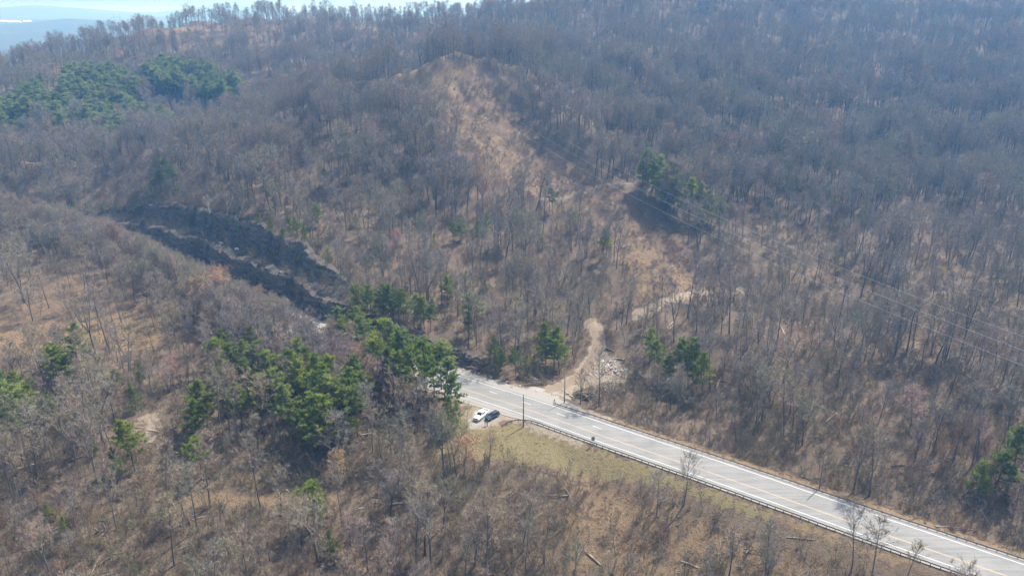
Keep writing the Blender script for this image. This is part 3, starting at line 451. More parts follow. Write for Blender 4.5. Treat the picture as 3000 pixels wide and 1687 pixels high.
# ------------------------------------------------------------------ road, shoulders, markings
def strip(name, idx, o0, o1, mat, lift, nacross=1, parent=None):
    V, F = [], []
    for k, i in enumerate(idx):
        for a in range(nacross + 1):
            t = a / nacross
            f0 = o0(i) if callable(o0) else o0; f1 = o1(i) if callable(o1) else o1
            o = f0 + (f1 - f0) * t
            V.append((RL[i, 0] + RN[i, 0] * o, RL[i, 1] + RN[i, 1] * o, lift))
    n = nacross + 1
    for k in range(len(idx) - 1):
        for a in range(nacross): F.append((k * n + a, k * n + a + 1, (k + 1) * n + a + 1, (k + 1) * n + a))
    me = mesh_np(name, V, F, (mat,))
    if me.polygons[0].normal.z < 0: me.flip_normals()
    return obj(name, me, parent)
ALL = list(range(len(RL)))
RLX = RL[:, 0]
_ws = np.cumsum(NP.normal(0, .25, len(RL))); _ws -= np.convolve(_ws, np.ones(15) / 15, 'same')
def sh_near(i):   # outer edge of the pale shoulder on the valley side, widening to the pull-off
    x = RLX[i]
    return -(6.9 + float(np.interp(x, [-40, -26, -14, 2, 9], [0, .4, 1.6, 1.2, 0])) + .25 * _ws[i])
def sh_far(i):
    x = RLX[i]
    return 6.2 + float(np.interp(x, [-220, -200, -30, 0, 12, 20], [.6, 1.4, 2.2, 2.5, 3.0, .2])) + .2 * _ws[i]
sh = strip('road_shoulder', ALL, sh_near, sh_far, M['shoulder'], -0.008, 4); tag(sh, 'pale gravelly shoulder on both sides of the road', kind='structure')
road = strip('road', ALL, lambda i: -5.6, lambda i: 5.5, M['asphalt'], 0.0, 6); tag(road, 'pale grey worn asphalt road curving past the rock cut', kind='structure')
for nm, o, wd, mt in (('edge_line', -4.65, .17, 'white_paint'), ('edge_line', 4.65, .17, 'white_paint'), ('centre_line', -1.37, .12, 'yellow_paint'), ('centre_line', -1.62, .12, 'yellow_paint')):
    strip(nm, ALL, o - wd / 2, o + wd / 2, M[mt], 0.005, 1, road)
st0 = int(np.argmin(np.abs(RLX - 24)))
for k in range(st0, len(RL) - 20, 12):     # lane dashes of the climbing lane
    strip('lane_dash', [k, k + 1, k + 2, k + 3], 1.52, 1.66, M['white_paint'], 0.005, 1, road)
ck = [i for i in ALL if -60 < RLX[i] < 12]
strip('tar_seam', ck, lambda i: sh_near(i) + 1.15 + .25 * _ws[i], lambda i: sh_near(i) + 1.32 + .25 * _ws[i], M['crack'], 0.005, 1, sh)

def drape(name, pts, width, mat, lift=.06, n=4, wob=.25):
    V, F = [], []
    P = np.array(pts); T = np.gradient(P, axis=0); T /= np.linalg.norm(T, axis=1)[:, None] + 1e-9; N = np.stack([T[:, 1], -T[:, 0]], 1)
    W = width / 2 * (1 + wob * NP.uniform(-1, 1, len(P)))
    X = P[:, None, :] + N[:, None, :] * (np.linspace(-1, 1, n + 1)[None, :, None] * W[:, None, None])
    Z = height(X[..., 0], X[..., 1]) + lift
    Z[:, 0] -= .12; Z[:, -1] -= .12
    V = np.concatenate([X, Z[..., None]], -1).reshape(-1, 3)
    for k in range(len(P) - 1):
        for a in range(n): F.append((k * (n + 1) + a, k * (n + 1) + a + 1, (k + 1) * (n + 1) + a + 1, (k + 1) * (n + 1) + a))
    me = mesh_np(name, [tuple(v) for v in V], F, (mat,), True)
    if sum(p.normal.z for p in me.polygons) < 0: me.flip_normals()
    return obj(name, me)
TL = dict(t1='tan dirt drive climbing from the road past the debris pile', t2='tan dirt track curving across the cleared slope', t3='level dirt track crossing the power line clearing', t4='thin track slanting across the upper right wood', t5='pale track along the far ridge', t6='curved track on the slope behind the spur', t7='tan track over the far cleared hilltop', t8='straw coloured path through the foreground thicket', t9='dim track across the right hillside')
for k, (wd, l) in TRK.items():
    if k == 't8': continue
    tag(drape('dirt_track', l, wd, M['track'], lift=.10 if k in ('t1', 't2', 't8') else .25), TL[k], kind='structure')
# gravel of the pull-off and mouth of the drive
def patch(name, cx, cy, rx, ry, rot, mat, lift, label):
    V = [(cx, cy, hz(cx, cy) + lift)]; F = []; n = 40
    for ring, f in enumerate((.35, .7, 1.0)):
        for k in range(n):
            a = 2 * math.pi * k / n; r = f * (1 + (.12 * math.sin(3 * a + 1) + .08 * math.sin(7 * a)) * f)
            x, y = rx * r * math.cos(a), ry * r * math.sin(a)
            X, Y = cx + x * math.cos(rot) - y * math.sin(rot), cy + x * math.sin(rot) + y * math.cos(rot)
            V.append((X, Y, min(hz(X, Y), -.02) + lift * (1 if f < 1 else .2) if name == 'gravel_lot' else hz(X, Y) + lift * (1 if f < 1 else -.5)))
    for k in range(n): F.append((0, 1 + k, 1 + (k + 1) % n))
    for g in range(2):
        for k in range(n): F.append((1 + g * n + k, 1 + (g + 1) * n + k, 1 + (g + 1) * n + (k + 1) % n, 1 + g * n + (k + 1) % n))
    return tag(obj(name, mesh_np(name, V, F, (mat,), True)), label, kind='structure')
patch('gravel_lot', -8.4, 190.0, 3.9, 6.0, math.radians(-28), M['gravel'], .05, 'pale gravel pull-off under the parked vehicles')
patch('gravel_mouth', 9.2, 205.2, 8.0, 3.2, math.radians(-18), M['gravel'], .05, 'pale gravel mouth of the dirt drive')

# ------------------------------------------------------------------ rock cut
def rock_face(label, x0, x1, hfun, d0, run, base, seed):
    rr = np.random.RandomState(seed)
    idx = [i for i in ALL if x0 < RLX[i] < x1]
    st = np.arange(idx[0], idx[-1], 0.45)
    px = np.interp(st, ALL, RL[:, 0]); py = np.interp(st, ALL, RL[:, 1]); nxv = np.interp(st, ALL, RN[:, 0]); nyv = np.interp(st, ALL, RN[:, 1])
    hh = hfun(px) * (1 + .16 * np.interp(st, np.arange(0, 800, 6), rr.uniform(-1, 1, 134)) + .07 * rr.uniform(-1, 1, len(st))) + .15
    rows = 26
    wob_ = 2.0 * np.interp(st, np.arange(0, 800, 9), rr.uniform(-1, 1, 89)) + 1.1 * np.interp(st, np.arange(0, 800, 3.3), rr.uniform(-1, 1, 243))
    # joints: blocks of uneven width; beds: uneven height
    bw = np.cumsum(rr.uniform(1.0, 4.5, 400)) + idx[0]; blk = np.searchsorted(bw, st); boff = rr.uniform(-1.1, .8, 401)
    V = []
    for i in range(len(st)):
        for r in range(rows):
            f = r / (rows - 1); z = f * hh[i]
            bed = int(z / .85 + .3 * math.sin(st[i] * .05)); bo = boff[blk[i]] * (0.6 + .4 * math.sin(bed * 2.1)) + .38 * math.sin(bed * 12.9 + blk[i] * 3.7 * (bed % 3 == 0))
            lay = .5 * ((bed * 7919) % 11 / 11 - .5)
            d = d0 + run * f + bo + lay + .12 * rr.uniform(-1, 1)
            d += wob_[i] * (.35 + .65 * f) * min(1, hh[i] / 5)
            if r == 0: d -= .5; z = -.5
            if r == rows - 1: d = d0 + run * f + 1.5; z += .05
            o = cut_edge(np.array([px[i]]))[0] + d
            zb = base(px[i])
            V.append((px[i] + nxv[i] * o, py[i] + nyv[i] * o, zb + z + (.15 * rr.uniform(-1, 1) if r else 0)))
    F = []
    for i in range(len(st) - 1):
        for r in range(rows - 1): F.append((i * rows + r, (i + 1) * rows + r, (i + 1) * rows + r + 1, i * rows + r + 1))
    me = mesh_np('rock_face', V, F, (M['rock'],))
    cen = np.mean([p.normal for p in me.polygons], axis=0)
    if cen[1] > 0: me.flip_normals()
    return tag(obj('rock_face', me), label, 'rock face')
rock_face('dark bedded lower rock wall along the far roadside', -246, -16, cut_h1, .4, 2.6, lambda x: -.15, 1)
rock_face('dark blocky upper rock wall above the bench', -243, -77, cut_h2, 10.7, 2.8, lambda x: float(cut_h1(np.array([x]))[0]) + 1.15, 2)

# ------------------------------------------------------------------ trees
def tube_into(V, T, P, Rr, n):
    b = len(V); P = np.asarray(P, float)
    for i in range(len(P)):
        d = P[min(i + 1, len(P) - 1)] - P[max(i - 1, 0)]; d /= np.linalg.norm(d) + 1e-9
        a = np.cross(d, (0, 0, 1.0) if abs(d[2]) < .9 else (1.0, 0, 0)); a /= np.linalg.norm(a); c = np.cross(d, a)
        for k in range(n):
            t = 2 * math.pi * k / n
            V.append(P[i] + (a * math.cos(t) + c * math.sin(t)) * Rr[i])
    for i in range(len(P) - 1):
        for k in range(n):
            p, q = b + i * n + k, b + i * n + (k + 1) % n
            T.append((p, q, q + n)); T.append((p, q + n, p + n))
def unit(v): return v / (np.linalg.norm(v) + 1e-9)
def slivers(pts, dirs, L, w, rs):
    """thin single-triangle twigs"""
    n = len(pts); side = np.cross(dirs, rs.normal(size=(n, 3))); side /= np.linalg.norm(side, axis=1)[:, None] + 1e-9
    V = np.empty((n, 3, 3)); V[:, 0] = pts - side * (w / 2)[:, None]; V[:, 1] = pts + side * (w / 2)[:, None]; V[:, 2] = pts + dirs * L[:, None]
    return V.reshape(-1, 3), np.arange(3 * n).reshape(-1, 3)
def hardwood(seed, H=20.0, first=.42, spread=.24, limbs=20, subs=5, twigs=16, r0=.20, fork=False, lean=.02, tw=.054):
    """bare tree: trunk with limbs, and the fine crown of branchlets and twigs"""
    rs = np.random.RandomState(seed); TV, TT = [], []; CV, CT = [], []
    ax = rs.uniform(-1, 1, 2) * lean
    def stem(p0, d0, L, ra, rb, n=7, wig=.05):
        P = [np.array(p0, float)]; d = unit(np.array(d0, float))
        for i in range(n):
            d = unit(d + rs.normal(0, wig, 3) + np.array([0, 0, .04])); P.append(P[-1] + d * L / n)
        return np.array(P), np.linspace(ra, rb, n + 1)
    stems = []
    if fork:
        P, Rr = stem((0, 0, -.3), (ax[0], ax[1], 1), H * .38, r0, r0 * .75, 5, .03); tube_into(TV, TT, P, Rr, 6)
        k = rs.randint(2, 4); a0 = rs.uniform(0, 6.28)
        for q in range(k):
            a = a0 + q * 6.28 / k + rs.uniform(-.3, .3); sp = rs.uniform(.22, .42)
            P2, R2 = stem(P[-1], (math.cos(a) * sp, math.sin(a) * sp, 1), H * rs.uniform(.5, .62), r0 * .6, .03, 7, .06); tube_into(TV, TT, P2, R2, 5)
            stems.append((P2, R2, .1, limbs // k + 1))
    else:
        P, Rr = stem((0, 0, -.3), (ax[0], ax[1], 1), H, r0, .025, 10, .035); tube_into(TV, TT, P, Rr, 6)
        stems.append((P, Rr, first, limbs))
    ga = rs.uniform(0, 6.28)
    tp, td = [], []
    for P, Rr, f0, nl in stems:
        for q in range(nl):
            f = f0 + (1 - f0) * (q + rs.uniform(0, 1)) / nl * .97
            i = f * (len(P) - 1); k = int(i); p = P[k] + (P[min(k + 1, len(P) - 1)] - P[k]) * (i - k)
            rad = np.interp(i, range(len(Rr)), Rr)
            ga += 2.4 + rs.uniform(-.5, .5)
            rel = (f - f0) / (1 - f0)
            L = H * spread * (0.55 + .75 * math.sin(math.pi * min(1, rel * .75 + .18))) * rs.uniform(.7, 1.15) * (1 - .35 * rel)
            el = math.radians(rs.uniform(28, 52) + 22 * rel)
            d = np.array([math.cos(ga) * math.cos(el), math.sin(ga) * math.cos(el), math.sin(el)])
            B = [p]; dd = d
            for s in range(3): dd = unit(dd + rs.normal(0, .14, 3) + np.array([0, 0, .10])); B.append(B[-1] + dd * L / 3)
            B = np.array(B); rb = min(rad * .55, .02 + L * .014)
            tube_into(TV, TT, B, np.linspace(rb, .012, 4), 4)
            for s in range(subs):
                t = rs.uniform(.22, 1.0) * 2.999; kk = int(t); p2 = B[kk] + (B[kk + 1] - B[kk]) * (t - kk)
                d2 = unit(unit(B[kk + 1] - B[kk]) * .8 + rs.normal(0, .55, 3) + np.array([0, 0, .22])); L2 = L * rs.uniform(.30, .55)
                p3 = p2 + d2 * L2
                tube_into(CV, CT, [p2, p2 + d2 * L2 * .5 + rs.normal(0, .05, 3), p3], [.02, .014, .006], 3)
                nt_ = twigs
                tt = rs.uniform(.15, 1.05, nt_)[:, None]
                tp.append(p2 + (p3 - p2) * tt); dv_ = d2 * .55 + rs.normal(0, .55, (nt_, 3)) + np.array([0, 0, .25]); td.append(dv_ / np.linalg.norm(dv_, axis=1)[:, None])
    tp = np.concatenate(tp); td = np.concatenate(td); n = len(tp)
    SV, ST = slivers(tp, td, rs.uniform(.45, 1.25, n) * H / 20 * 1.1, np.full(n, tw) * rs.uniform(.7, 1.3, n), rs)
    CV = np.concatenate([np.array(CV), SV]); CT = np.concatenate([np.array(CT, int), ST + len(CV) - len(SV)])
    return (np.array(TV), np.array(TT)), (CV, CT)
def bud_quads(C, rs, n, size):
    """little bud clusters near the twig tips"""
    V = C[0][-3:] if len(C[0]) < 9 else C[0]
    tips = V[2::3][-max(10, len(V) // 4):]
    p = tips[rs.randint(0, len(tips), n)] + rs.normal(0, .12, (n, 3)); a = rs.normal(size=(n, 3)); a /= np.linalg.norm(a, axis=1)[:, None]; b = np.cross(a, rs.normal(size=(n, 3))); b /= np.linalg.norm(b, axis=1)[:, None]
    X = np.stack([p - a * size, p + b * size * .8, p + a * size], 1).reshape(-1, 3)
    return X, np.arange(3 * n).reshape(-1, 3)
def pine(seed, H=14.0, first=.42, rad=.22, nwh=11, per=5, bushy=False):
    rs = np.random.RandomState(seed); TV, TT = [], []; CV = []
    P = [np.array([0, 0, -.3])]; d = np.array([rs.uniform(-.04, .04), rs.uniform(-.04, .04), 1.0])
    for i in range(8): d = unit(d + rs.normal(0, .025, 3)); P.append(P[-1] + d * H / 8)
    P = np.array(P); tube_into(TV, TT, P, np.linspace(.15 * H / 14, .02, 9), 6)
    ga = 0
    for q in range(nwh):
        f = first + (.97 - first) * (q / (nwh - 1)) ** .9
        for k in range(per):
            if rs.uniform() < .27: continue
            ga += 2.4 + rs.uniform(-.4, .4); ff = min(.985, f + rs.uniform(-.03, .03)); i = ff * 8; kk = int(i); p = P[kk] + (P[min(kk + 1, 8)] - P[kk]) * (i - kk)
            rel = (ff - first) / (1 - first)
            prof = (1 - rel) ** .75 * (0.62 + .38 * min(1, rel / .22)) if not bushy else (1 - rel) ** .9
            L = H * rad * (prof + .14) * rs.uniform(.45, 1.35); el = math.radians(rs.uniform(0, 22) + 34 * rel)
            dd = np.array([math.cos(ga) * math.cos(el), math.sin(ga) * math.cos(el), math.sin(el)])
            B = [p, p + dd * L * .55, p + dd * L + np.array([0, 0, L * .12])]
            tube_into(TV, TT, B, [.035, .022, .008], 3)
            ncl = max(3, int(3 + L * 2.6))
            for c in range(ncl):
                t = .30 + .70 * (c + rs.uniform()) / ncl
                cp = B[0] + (B[2] - B[0]) * t + rs.normal(0, .16 * L * .5, 3) * np.array([1, 1, .55]) + np.array([0, 0, .08])
                n = 18
                dv_ = rs.normal(0, 1, (n, 3)) + dd * .7 + np.array([0, 0, .55]); dv_ /= np.linalg.norm(dv_, axis=1)[:, None]
                SV, _ = slivers(np.repeat(cp[None], n, 0) + rs.normal(0, .10, (n, 3)), dv_, rs.uniform(.30, .60, n), rs.uniform(.10, .18, n), rs)
                CV.append(SV)
    CV = np.concatenate(CV)
    return (np.array(TV), np.array(TT)), (CV, np.arange(len(CV)).reshape(-1, 3))
def thicket(seed, H=2.6, n=7, tw=.035):
    rs = np.random.RandomState(seed); V, T = [], []; tp, td = [], []
    for s in range(n):
        a = rs.uniform(0, 6.28); r = rs.uniform(0, .5); sp = rs.uniform(.1, .8); h = H * rs.uniform(.5, 1)
        p = np.array([r * math.cos(a), r * math.sin(a), -.1]); d = unit(np.array([math.cos(a) * sp, math.sin(a) * sp, 1])); e = p + d * h + rs.normal(0, .12, 3)
        tube_into(V, T, [p, (p + e) / 2 + rs.normal(0, .1, 3), e], [.022, .016, .006], 3)
        m = 30; t = rs.uniform(.2, 1, m)[:, None]; tp.append(p + (e - p) * t); dv_ = d * .5 + rs.normal(0, .6, (m, 3)) + np.array([0, 0, .2]); td.append(dv_ / np.linalg.norm(dv_, axis=1)[:, None])
    tp = np.concatenate(tp); td = np.concatenate(td)
    SV, ST = slivers(tp, td, rs.uniform(.25, .8, len(tp)), rs.uniform(.6, 1.4, len(tp)) * tw, rs)
    b = len(V); return np.concatenate([np.array(V), SV]), np.concatenate([np.array(T, int), ST + b])

def two_meshes(name, tr, cr, mt, mc):
    return tri_mesh(name + '_trunk', *tr, (mt,)), tri_mesh(name + '_crown', *cr, (mc,))
def joined(name, tr, cr, mt, mc):
    V = np.concatenate([tr[0], cr[0]]); T = np.concatenate([tr[1], cr[1] + len(tr[0])])
    return tri_mesh(name, V, T, (mt, mc), np.r_[np.zeros(len(tr[1]), int), np.ones(len(cr[1]), int)])

HW = []      # (trunk, crown) geometry of each bare tree form, 20 m tall
for s in range(5): HW.append(hardwood(100 + s, first=.50, spread=.20, limbs=19, r0=.23))
for s in range(3): HW.append(hardwood(200 + s, fork=True, spread=.24, limbs=22, r0=.29, lean=.05))
for s in range(2): HW.append(hardwood(300 + s, first=.30, spread=.30, limbs=24, subs=6, r0=.26, lean=.08))
SAPL = [hardwood(400 + s, H=9.0, first=.25, spread=.22, limbs=15, subs=3, twigs=10, r0=.08, lean=.10, tw=.052) for s in range(4)]
PN = [pine(500, 14, .36, .24, 12), pine(501, 14, .44, .23, 11), pine(502, 14, .28, .25, 13), pine(503, 14, .48, .27, 9, 5), pine(504, 14, .10, .24, 13, 5, True), pine(505, 14, .06, .28, 12, 5, True)]

# ---- where trees stand
def jitter(x0, x1, y0, y1, step, seed):
    rs = np.random.RandomState(seed)
    X, Y = np.meshgrid(np.arange(x0, x1, step), np.arange(y0, y1, step))
    return (X + rs.uniform(-.5, .5, X.shape) * step).ravel(), (Y + rs.uniform(-.5, .5, Y.shape) * step).ravel(), rs
def frame_mask(x, y, margin=.05):   # ground the photograph can see, and a strip on either side
    return (np.abs(x) < (y * .70 + 22) * (1 + margin)) & (y > 92)
def dens_keep(x, y):
    """share of trees kept at each place"""
    k = np.ones(x.shape)
    s, j = road_sd(x, y); rx = RL[j, 0]
    k[in_poly(POLY['row'], x, y)] = .012
    k[in_poly(POLY['field'], x, y)] = .12
    k[in_poly(POLY['open_wood'], x, y)] = .55
    k[in_poly(POLY['straw'], x, y)] = .16
    for p in ('dirt_patch', 'bank', 'drive', 'farrow', 'brushhill'): k[in_poly(POLY[p], x, y)] = 0
    k[(s > -11) & (s < 9)] = 0
    k[(s < -7.8) & (s > -34) & (rx < -26) & ~in_poly(POLY['field'], x, y)] = 1.25
    k[(s < 0) & (s > -14) & (rx > 5)] = 0
    k[(s > 0) & (s < 12.5) & (rx > 20)] = 0
    k[(s > 0) & (s < 12) & (rx < 24)] = 0
    d = s - cut_edge(rx)
    k[(cut_h1(rx) > 2) & (d > -3) & (d < np.where(cut_h2(rx) > 1, 15.5, 5))] = 0
    k[(cut_h1(rx) > 2) & (d > 4.4) & (d < 10.4) & (cut_h2(rx) > 1)] = .7
    k[(cut_h1(rx) > 2) & (d > 14.2) & (d < 26)] = 1.6
    k[(rx > -108) & (rx < -55) & (d > 3.8) & (d < 26)] = 1.5
    k[np.hypot((x + 9) * .8, y - 188) < 12] = 0
    k[np.hypot(x - 31, y - 219) < 8] = 0
    for t, (wd, l) in TRK.items(): k[line_dist(l, x, y) < wd * .5 + 1.4] = 0
    return k
tx, ty, rs_ = jitter(-620, 640, 60, 960, 4.5, 21)
qx, qy, rq_ = jitter(-420, 520, 330, 700, 7.0, 123)
qk = (qx > 55) | (qy > 480); tx, ty = np.r_[tx, qx[qk]], np.r_[ty, qy[qk]]
fx2, fy2, rf_ = jitter(-150, 25, 92, 190, 3.0, 91)
fk = (fy2 < 150 + .12 * (-fx2)) & (rf_.uniform(0, 1, len(fx2)) < .55)
tx, ty = np.r_[tx, fx2[fk]], np.r_[ty, fy2[fk]]
k = frame_mask(tx, ty) & (np.hypot(tx, ty) < 1000); tx, ty = tx[k], ty[k]
thin = rs_.uniform(0, 1, len(tx)) < dens_keep(tx, ty) * (1 - .45 * ((ty > 700) & (tx < 60))) * np.where(ty < 330, .80, .92) * (.72 + .28 * np.clip(wsum(_WM, tx, ty) + .6, 0, 1))
tx, ty = tx[thin], ty[thin]
ex, ey, re_ = jitter(-330, -20, 200, 430, 2.9, 66)
es, ej = road_sd(ex, ey); ek = (es < -7.4) & (es > -24) & (RL[ej, 0] < -26) & ~in_poly(POLY['field'], ex, ey) & (re_.uniform(0, 1, len(ex)) < .95)
tx, ty = np.r_[tx, ex[ek]], np.r_[ty, ey[ek]]
pn_xy = np.array([p[:2] for p in PINE]); sp_xy = np.array([p[:2] for p in SPEC])
near_p = np.array([min(np.hypot(*(pn_xy - (a, b)).T).min(), np.hypot(*(sp_xy - (a, b)).T).min()) for a, b in zip(tx, ty)])
pm_xy = np.array(PINE_MASS)
near_far = np.array([(b > 500) and min(np.hypot(*(pn_xy - (a, b)).T).min(), np.hypot(*(pm_xy - (a, b)).T).min()) < 7 for a, b in zip(tx, ty)])
k = np.where(near_far, rs_.uniform(0, 1, len(tx)) < .30, near_p > 2.2); tx, ty = tx[k], ty[k]
tz = height(tx, ty)
N = len(tx)
grove = np.clip(.5 + .5 * wsum(_WM, tx + 400, ty - 90), 0, 1)
scrub = (ty < 175) & (tx < 20) & (ty < 150 + .12 * (-tx))           # young growth along the near valley floor
th = np.where(scrub, rs_.choice([5, 7, 9, 17], N, p=[.36, .34, .2, .10]) * rs_.uniform(.8, 1.2, N), (11.0 + 10.5 * grove) * rs_.uniform(.75, 1.22, N))
tsd, tj = road_sd(tx, ty)
screen = (tsd < 0) & (tsd > -40) & (RL[tj, 0] < -26)              # tall trees between the road and the valley floor
low = rs_.uniform(0, 1, N) < np.where(ty < 330, .42, .26)            # understorey trees
th = np.where(low & ~scrub, th * rs_.uniform(.35, .62, N), th)
th = np.where((ty < 330) & ~scrub & ~screen, th * rs_.uniform(.62, 1.02, N), th)
th = np.where(ty > 540, th * .80, th)
th = np.where(screen, np.where(RL[tj, 0] < -62, rs_.uniform(9.5, 14.5, N), rs_.uniform(9, 14.5, N)) * np.where(tsd < -22, 1.2, 1), th)
th = np.where((tsd > 0) & (tsd < 26) & (RL[tj, 0] > 20), np.minimum(th, 4.5 + .38 * np.maximum(tsd - 9, 0)), th)
th = np.where((np.abs(tx - 6) < 20) & (ty > 148) & (ty < 186) & (tsd < 0), np.minimum(th, 5.5), th)
tdd = tsd - cut_edge(RL[tj, 0])
th = np.where((tdd > 4) & (tdd < 10.8) & (cut_h2(RL[tj, 0]) > 1), rs_.uniform(3.5, 7, N), th)
th = np.where((tdd >= 14) & (tdd < 24) & (cut_h2(RL[tj, 0]) > 1), np.minimum(th, rs_.uniform(6, 12, N)), th)
th = np.where((tx > 24) & (tx < 40) & (ty > 200) & (ty < 219), np.minimum(th, 4.0), th)
kind = np.where(th < 10, 10 + rs_.randint(0, 4, N), rs_.choice(10, N, p=[.13, .13, .13, .13, .13, .08, .08, .07, .06, .06]))
tsc = np.where(kind >= 10, th / 9.0, th / 20.0)
rot = rs_.uniform(0, 6.283, N); wid = rs_.uniform(.85, 1.25, N)
dist = np.sqrt(tx ** 2 + ty ** 2 + (108 - tz) ** 2)
inview = (np.abs(tx) < (ty * .9407 + (108 - tz) * .339) * .675) & (ty > 112)
score = np.where(inview, th / dist, 0)
order = np.argsort(-score); chosen = order[:300]
rest = order[300:]

def zone(x, y, h, kd):
    s, j = road_sd(np.array([x]), np.array([y])); s = s[0]
    form = ('straight', 'forked', 'broad crowned', 'thin young')[0 if kd < 5 else 1 if kd < 8 else 2 if kd < 10 else 3]
    if kd < 10: form = ('short ' if h < 12.5 else 'tall ' if h > 17 else 'middling ') + form
    if s > 0:
        if x > 22:
            a = 'just behind the far guardrail' if s < 22 else 'partway up beyond the far guardrail' if s < 38 else 'well up beyond the far guardrail'
            b = ' in the corner' if x > 112 else ' at the right' if x > 92 else ' right of the pole' if x > 78 else ' by the grey pole' if x > 62 else ' by the debris heap' if x < 42 else ''
            gr = 'bare trees beyond the far guardrail'
        else: a, b, gr = 'above the road', (' over the rock cut' if x < -75 else ' behind roadside pines' if x < -30 else ' left of the drive' if x < 4 else ' beside the drive') + (', higher up' if s > 45 else ''), 'bare trees on the hill above the road'
    elif x > 4: a, b, gr = 'on the slope below the grass bank', ' near the road' if s > -30 else ' at the bottom' if y < 128 else '', 'bare trees below the grass bank'
    elif y < 150:
        if x < -62: a, b, gr = 'in the brown thicket, bottom left', ' corner' if x < -95 else '', 'bare trees of the bottom left thicket'
        else: a, b, gr = 'in the thicket left of the grass bank', ' at the bottom' if y < 128 else '', 'bare trees left of the grass bank'
    elif x < -95: a, b, gr = 'in the open left wood', ' near the road' if s > -40 else ' by the pale field' if y < 235 else ' farther back', 'bare trees of the left open wood'
    else: a, b, gr = 'among pines left of the parked vehicles', ' close to the road' if s > -25 else ' farthest downslope' if y < 175 else '', 'bare trees around the pine stand'
    return '%s bare tree %s%s' % (form, a, b), gr
HWM = [two_meshes('hardwood', *g, M['bark'], M['twig']) for g in HW] + [two_meshes('sapling', *g, M['bark'], M['twig_dark']) for g in SAPL]
def plant_pair(name, pair, x, y, s, wdt, rz, label, cat, group, tilt=(0, 0), z=None):
    e = obj(name, None, None, (x, y, hz(x, y) if z is None else z), (tilt[0], tilt[1], rz), (s * wdt, s * wdt, s))
    obj('trunk', pair[0], e); obj('crown', pair[1], e)
    return tag(e, label, cat, group)
for i in chosen:
    lb, gr = zone(tx[i], ty[i], th[i], kind[i])
    plant_pair('bare_tree', HWM[kind[i]], float(tx[i]), float(ty[i]), float(tsc[i]), float(wid[i]), float(rot[i]), lb, 'tree', gr, (rs_.normal(0, .05), rs_.normal(0, .05)), float(tz[i]))

# ---- point-instanced masses
def instancer(name, pts, rotz, scl, idx, meshes, label):
    src = bpy.data.collections.new(name + '_forms')
    for q, me in enumerate(meshes):
        src.objects.link(bpy.data.objects.new('%s_form_%02d' % (name, q), me))
    me = bpy.data.meshes.new(name); n = len(pts)
    me.vertices.add(n); me.vertices.foreach_set('co', np.asarray(pts, np.float32).ravel())
    trs = np.random.RandomState(n); tl = trs.normal(0, .05, (n, 2)) * np.where(trs.uniform(0, 1, (n, 1)) < .08, 3, 1)
    for an, at, arr in (('rotz', 'FLOAT', rotz), ('tiltx', 'FLOAT', tl[:, 0]), ('tilty', 'FLOAT', tl[:, 1]), ('form', 'INT', idx)):
        a = me.attributes.new(an, at, 'POINT'); a.data.foreach_set('value', np.asarray(arr, np.int32 if at == 'INT' else np.float32))
    a = me.attributes.new('size', 'FLOAT_VECTOR', 'POINT'); a.data.foreach_set('vector', np.asarray(scl, np.float32).ravel())
    me.update()
    o = obj(name, me)
    g = bpy.data.node_groups.new(name, 'GeometryNodeTree'); g.is_modifier = True
    g.interface.new_socket('Geometry', in_out='INPUT', socket_type='NodeSocketGeometry'); g.interface.new_socket('Geometry', in_out='OUTPUT', socket_type='NodeSocketGeometry')
    gi, go = g.nodes.new('NodeGroupInput'), g.nodes.new('NodeGroupOutput')
    ip = g.nodes.new('GeometryNodeInstanceOnPoints'); ci = g.nodes.new('GeometryNodeCollectionInfo')
    ci.inputs['Collection'].default_value = src; ci.inputs['Separate Children'].default_value = True; ci.inputs['Reset Children'].default_value = True
    def attr(nm, t):
        a = g.nodes.new('GeometryNodeInputNamedAttribute'); a.data_type = t; a.inputs['Name'].default_value = nm
        return a.outputs['Attribute']
    cx = g.nodes.new('ShaderNodeCombineXYZ'); g.links.new(attr('rotz', 'FLOAT'), cx.inputs[2])
    g.links.new(gi.outputs[0], ip.inputs['Points']); g.links.new(ci.outputs[0], ip.inputs['Instance']); ip.inputs['Pick Instance'].default_value = True
    g.links.new(attr('tiltx', 'FLOAT'), cx.inputs[0]); g.links.new(attr('tilty', 'FLOAT'), cx.inputs[1])
    g.links.new(attr('form', 'INT'), ip.inputs['Instance Index'])
    er = g.nodes.new('FunctionNodeEulerToRotation'); g.links.new(cx.outputs[0], er.inputs[0]); g.links.new(er.outputs[0], ip.inputs['Rotation'])
    g.links.new(attr('size', 'FLOAT_VECTOR'), ip.inputs['Scale']); g.links.new(ip.outputs[0], go.inputs[0])
    md = o.modifiers.new('spread', 'NODES'); md.node_group = g
    return tag(o, label, kind='stuff')
JM = [joined('hardwood_form', *g, M['bark'], M['twig']) for g in HW] + [joined('sapling_form', *g, M['bark'], M['twig_dark']) for g in SAPL]
instancer('bare_woodland', np.stack([tx, ty, tz], 1)[rest], rot[rest], np.stack([tsc * wid, tsc * wid, tsc], 1)[rest], kind[rest], JM, 'leafless grey brown woodland covering the hillsides')

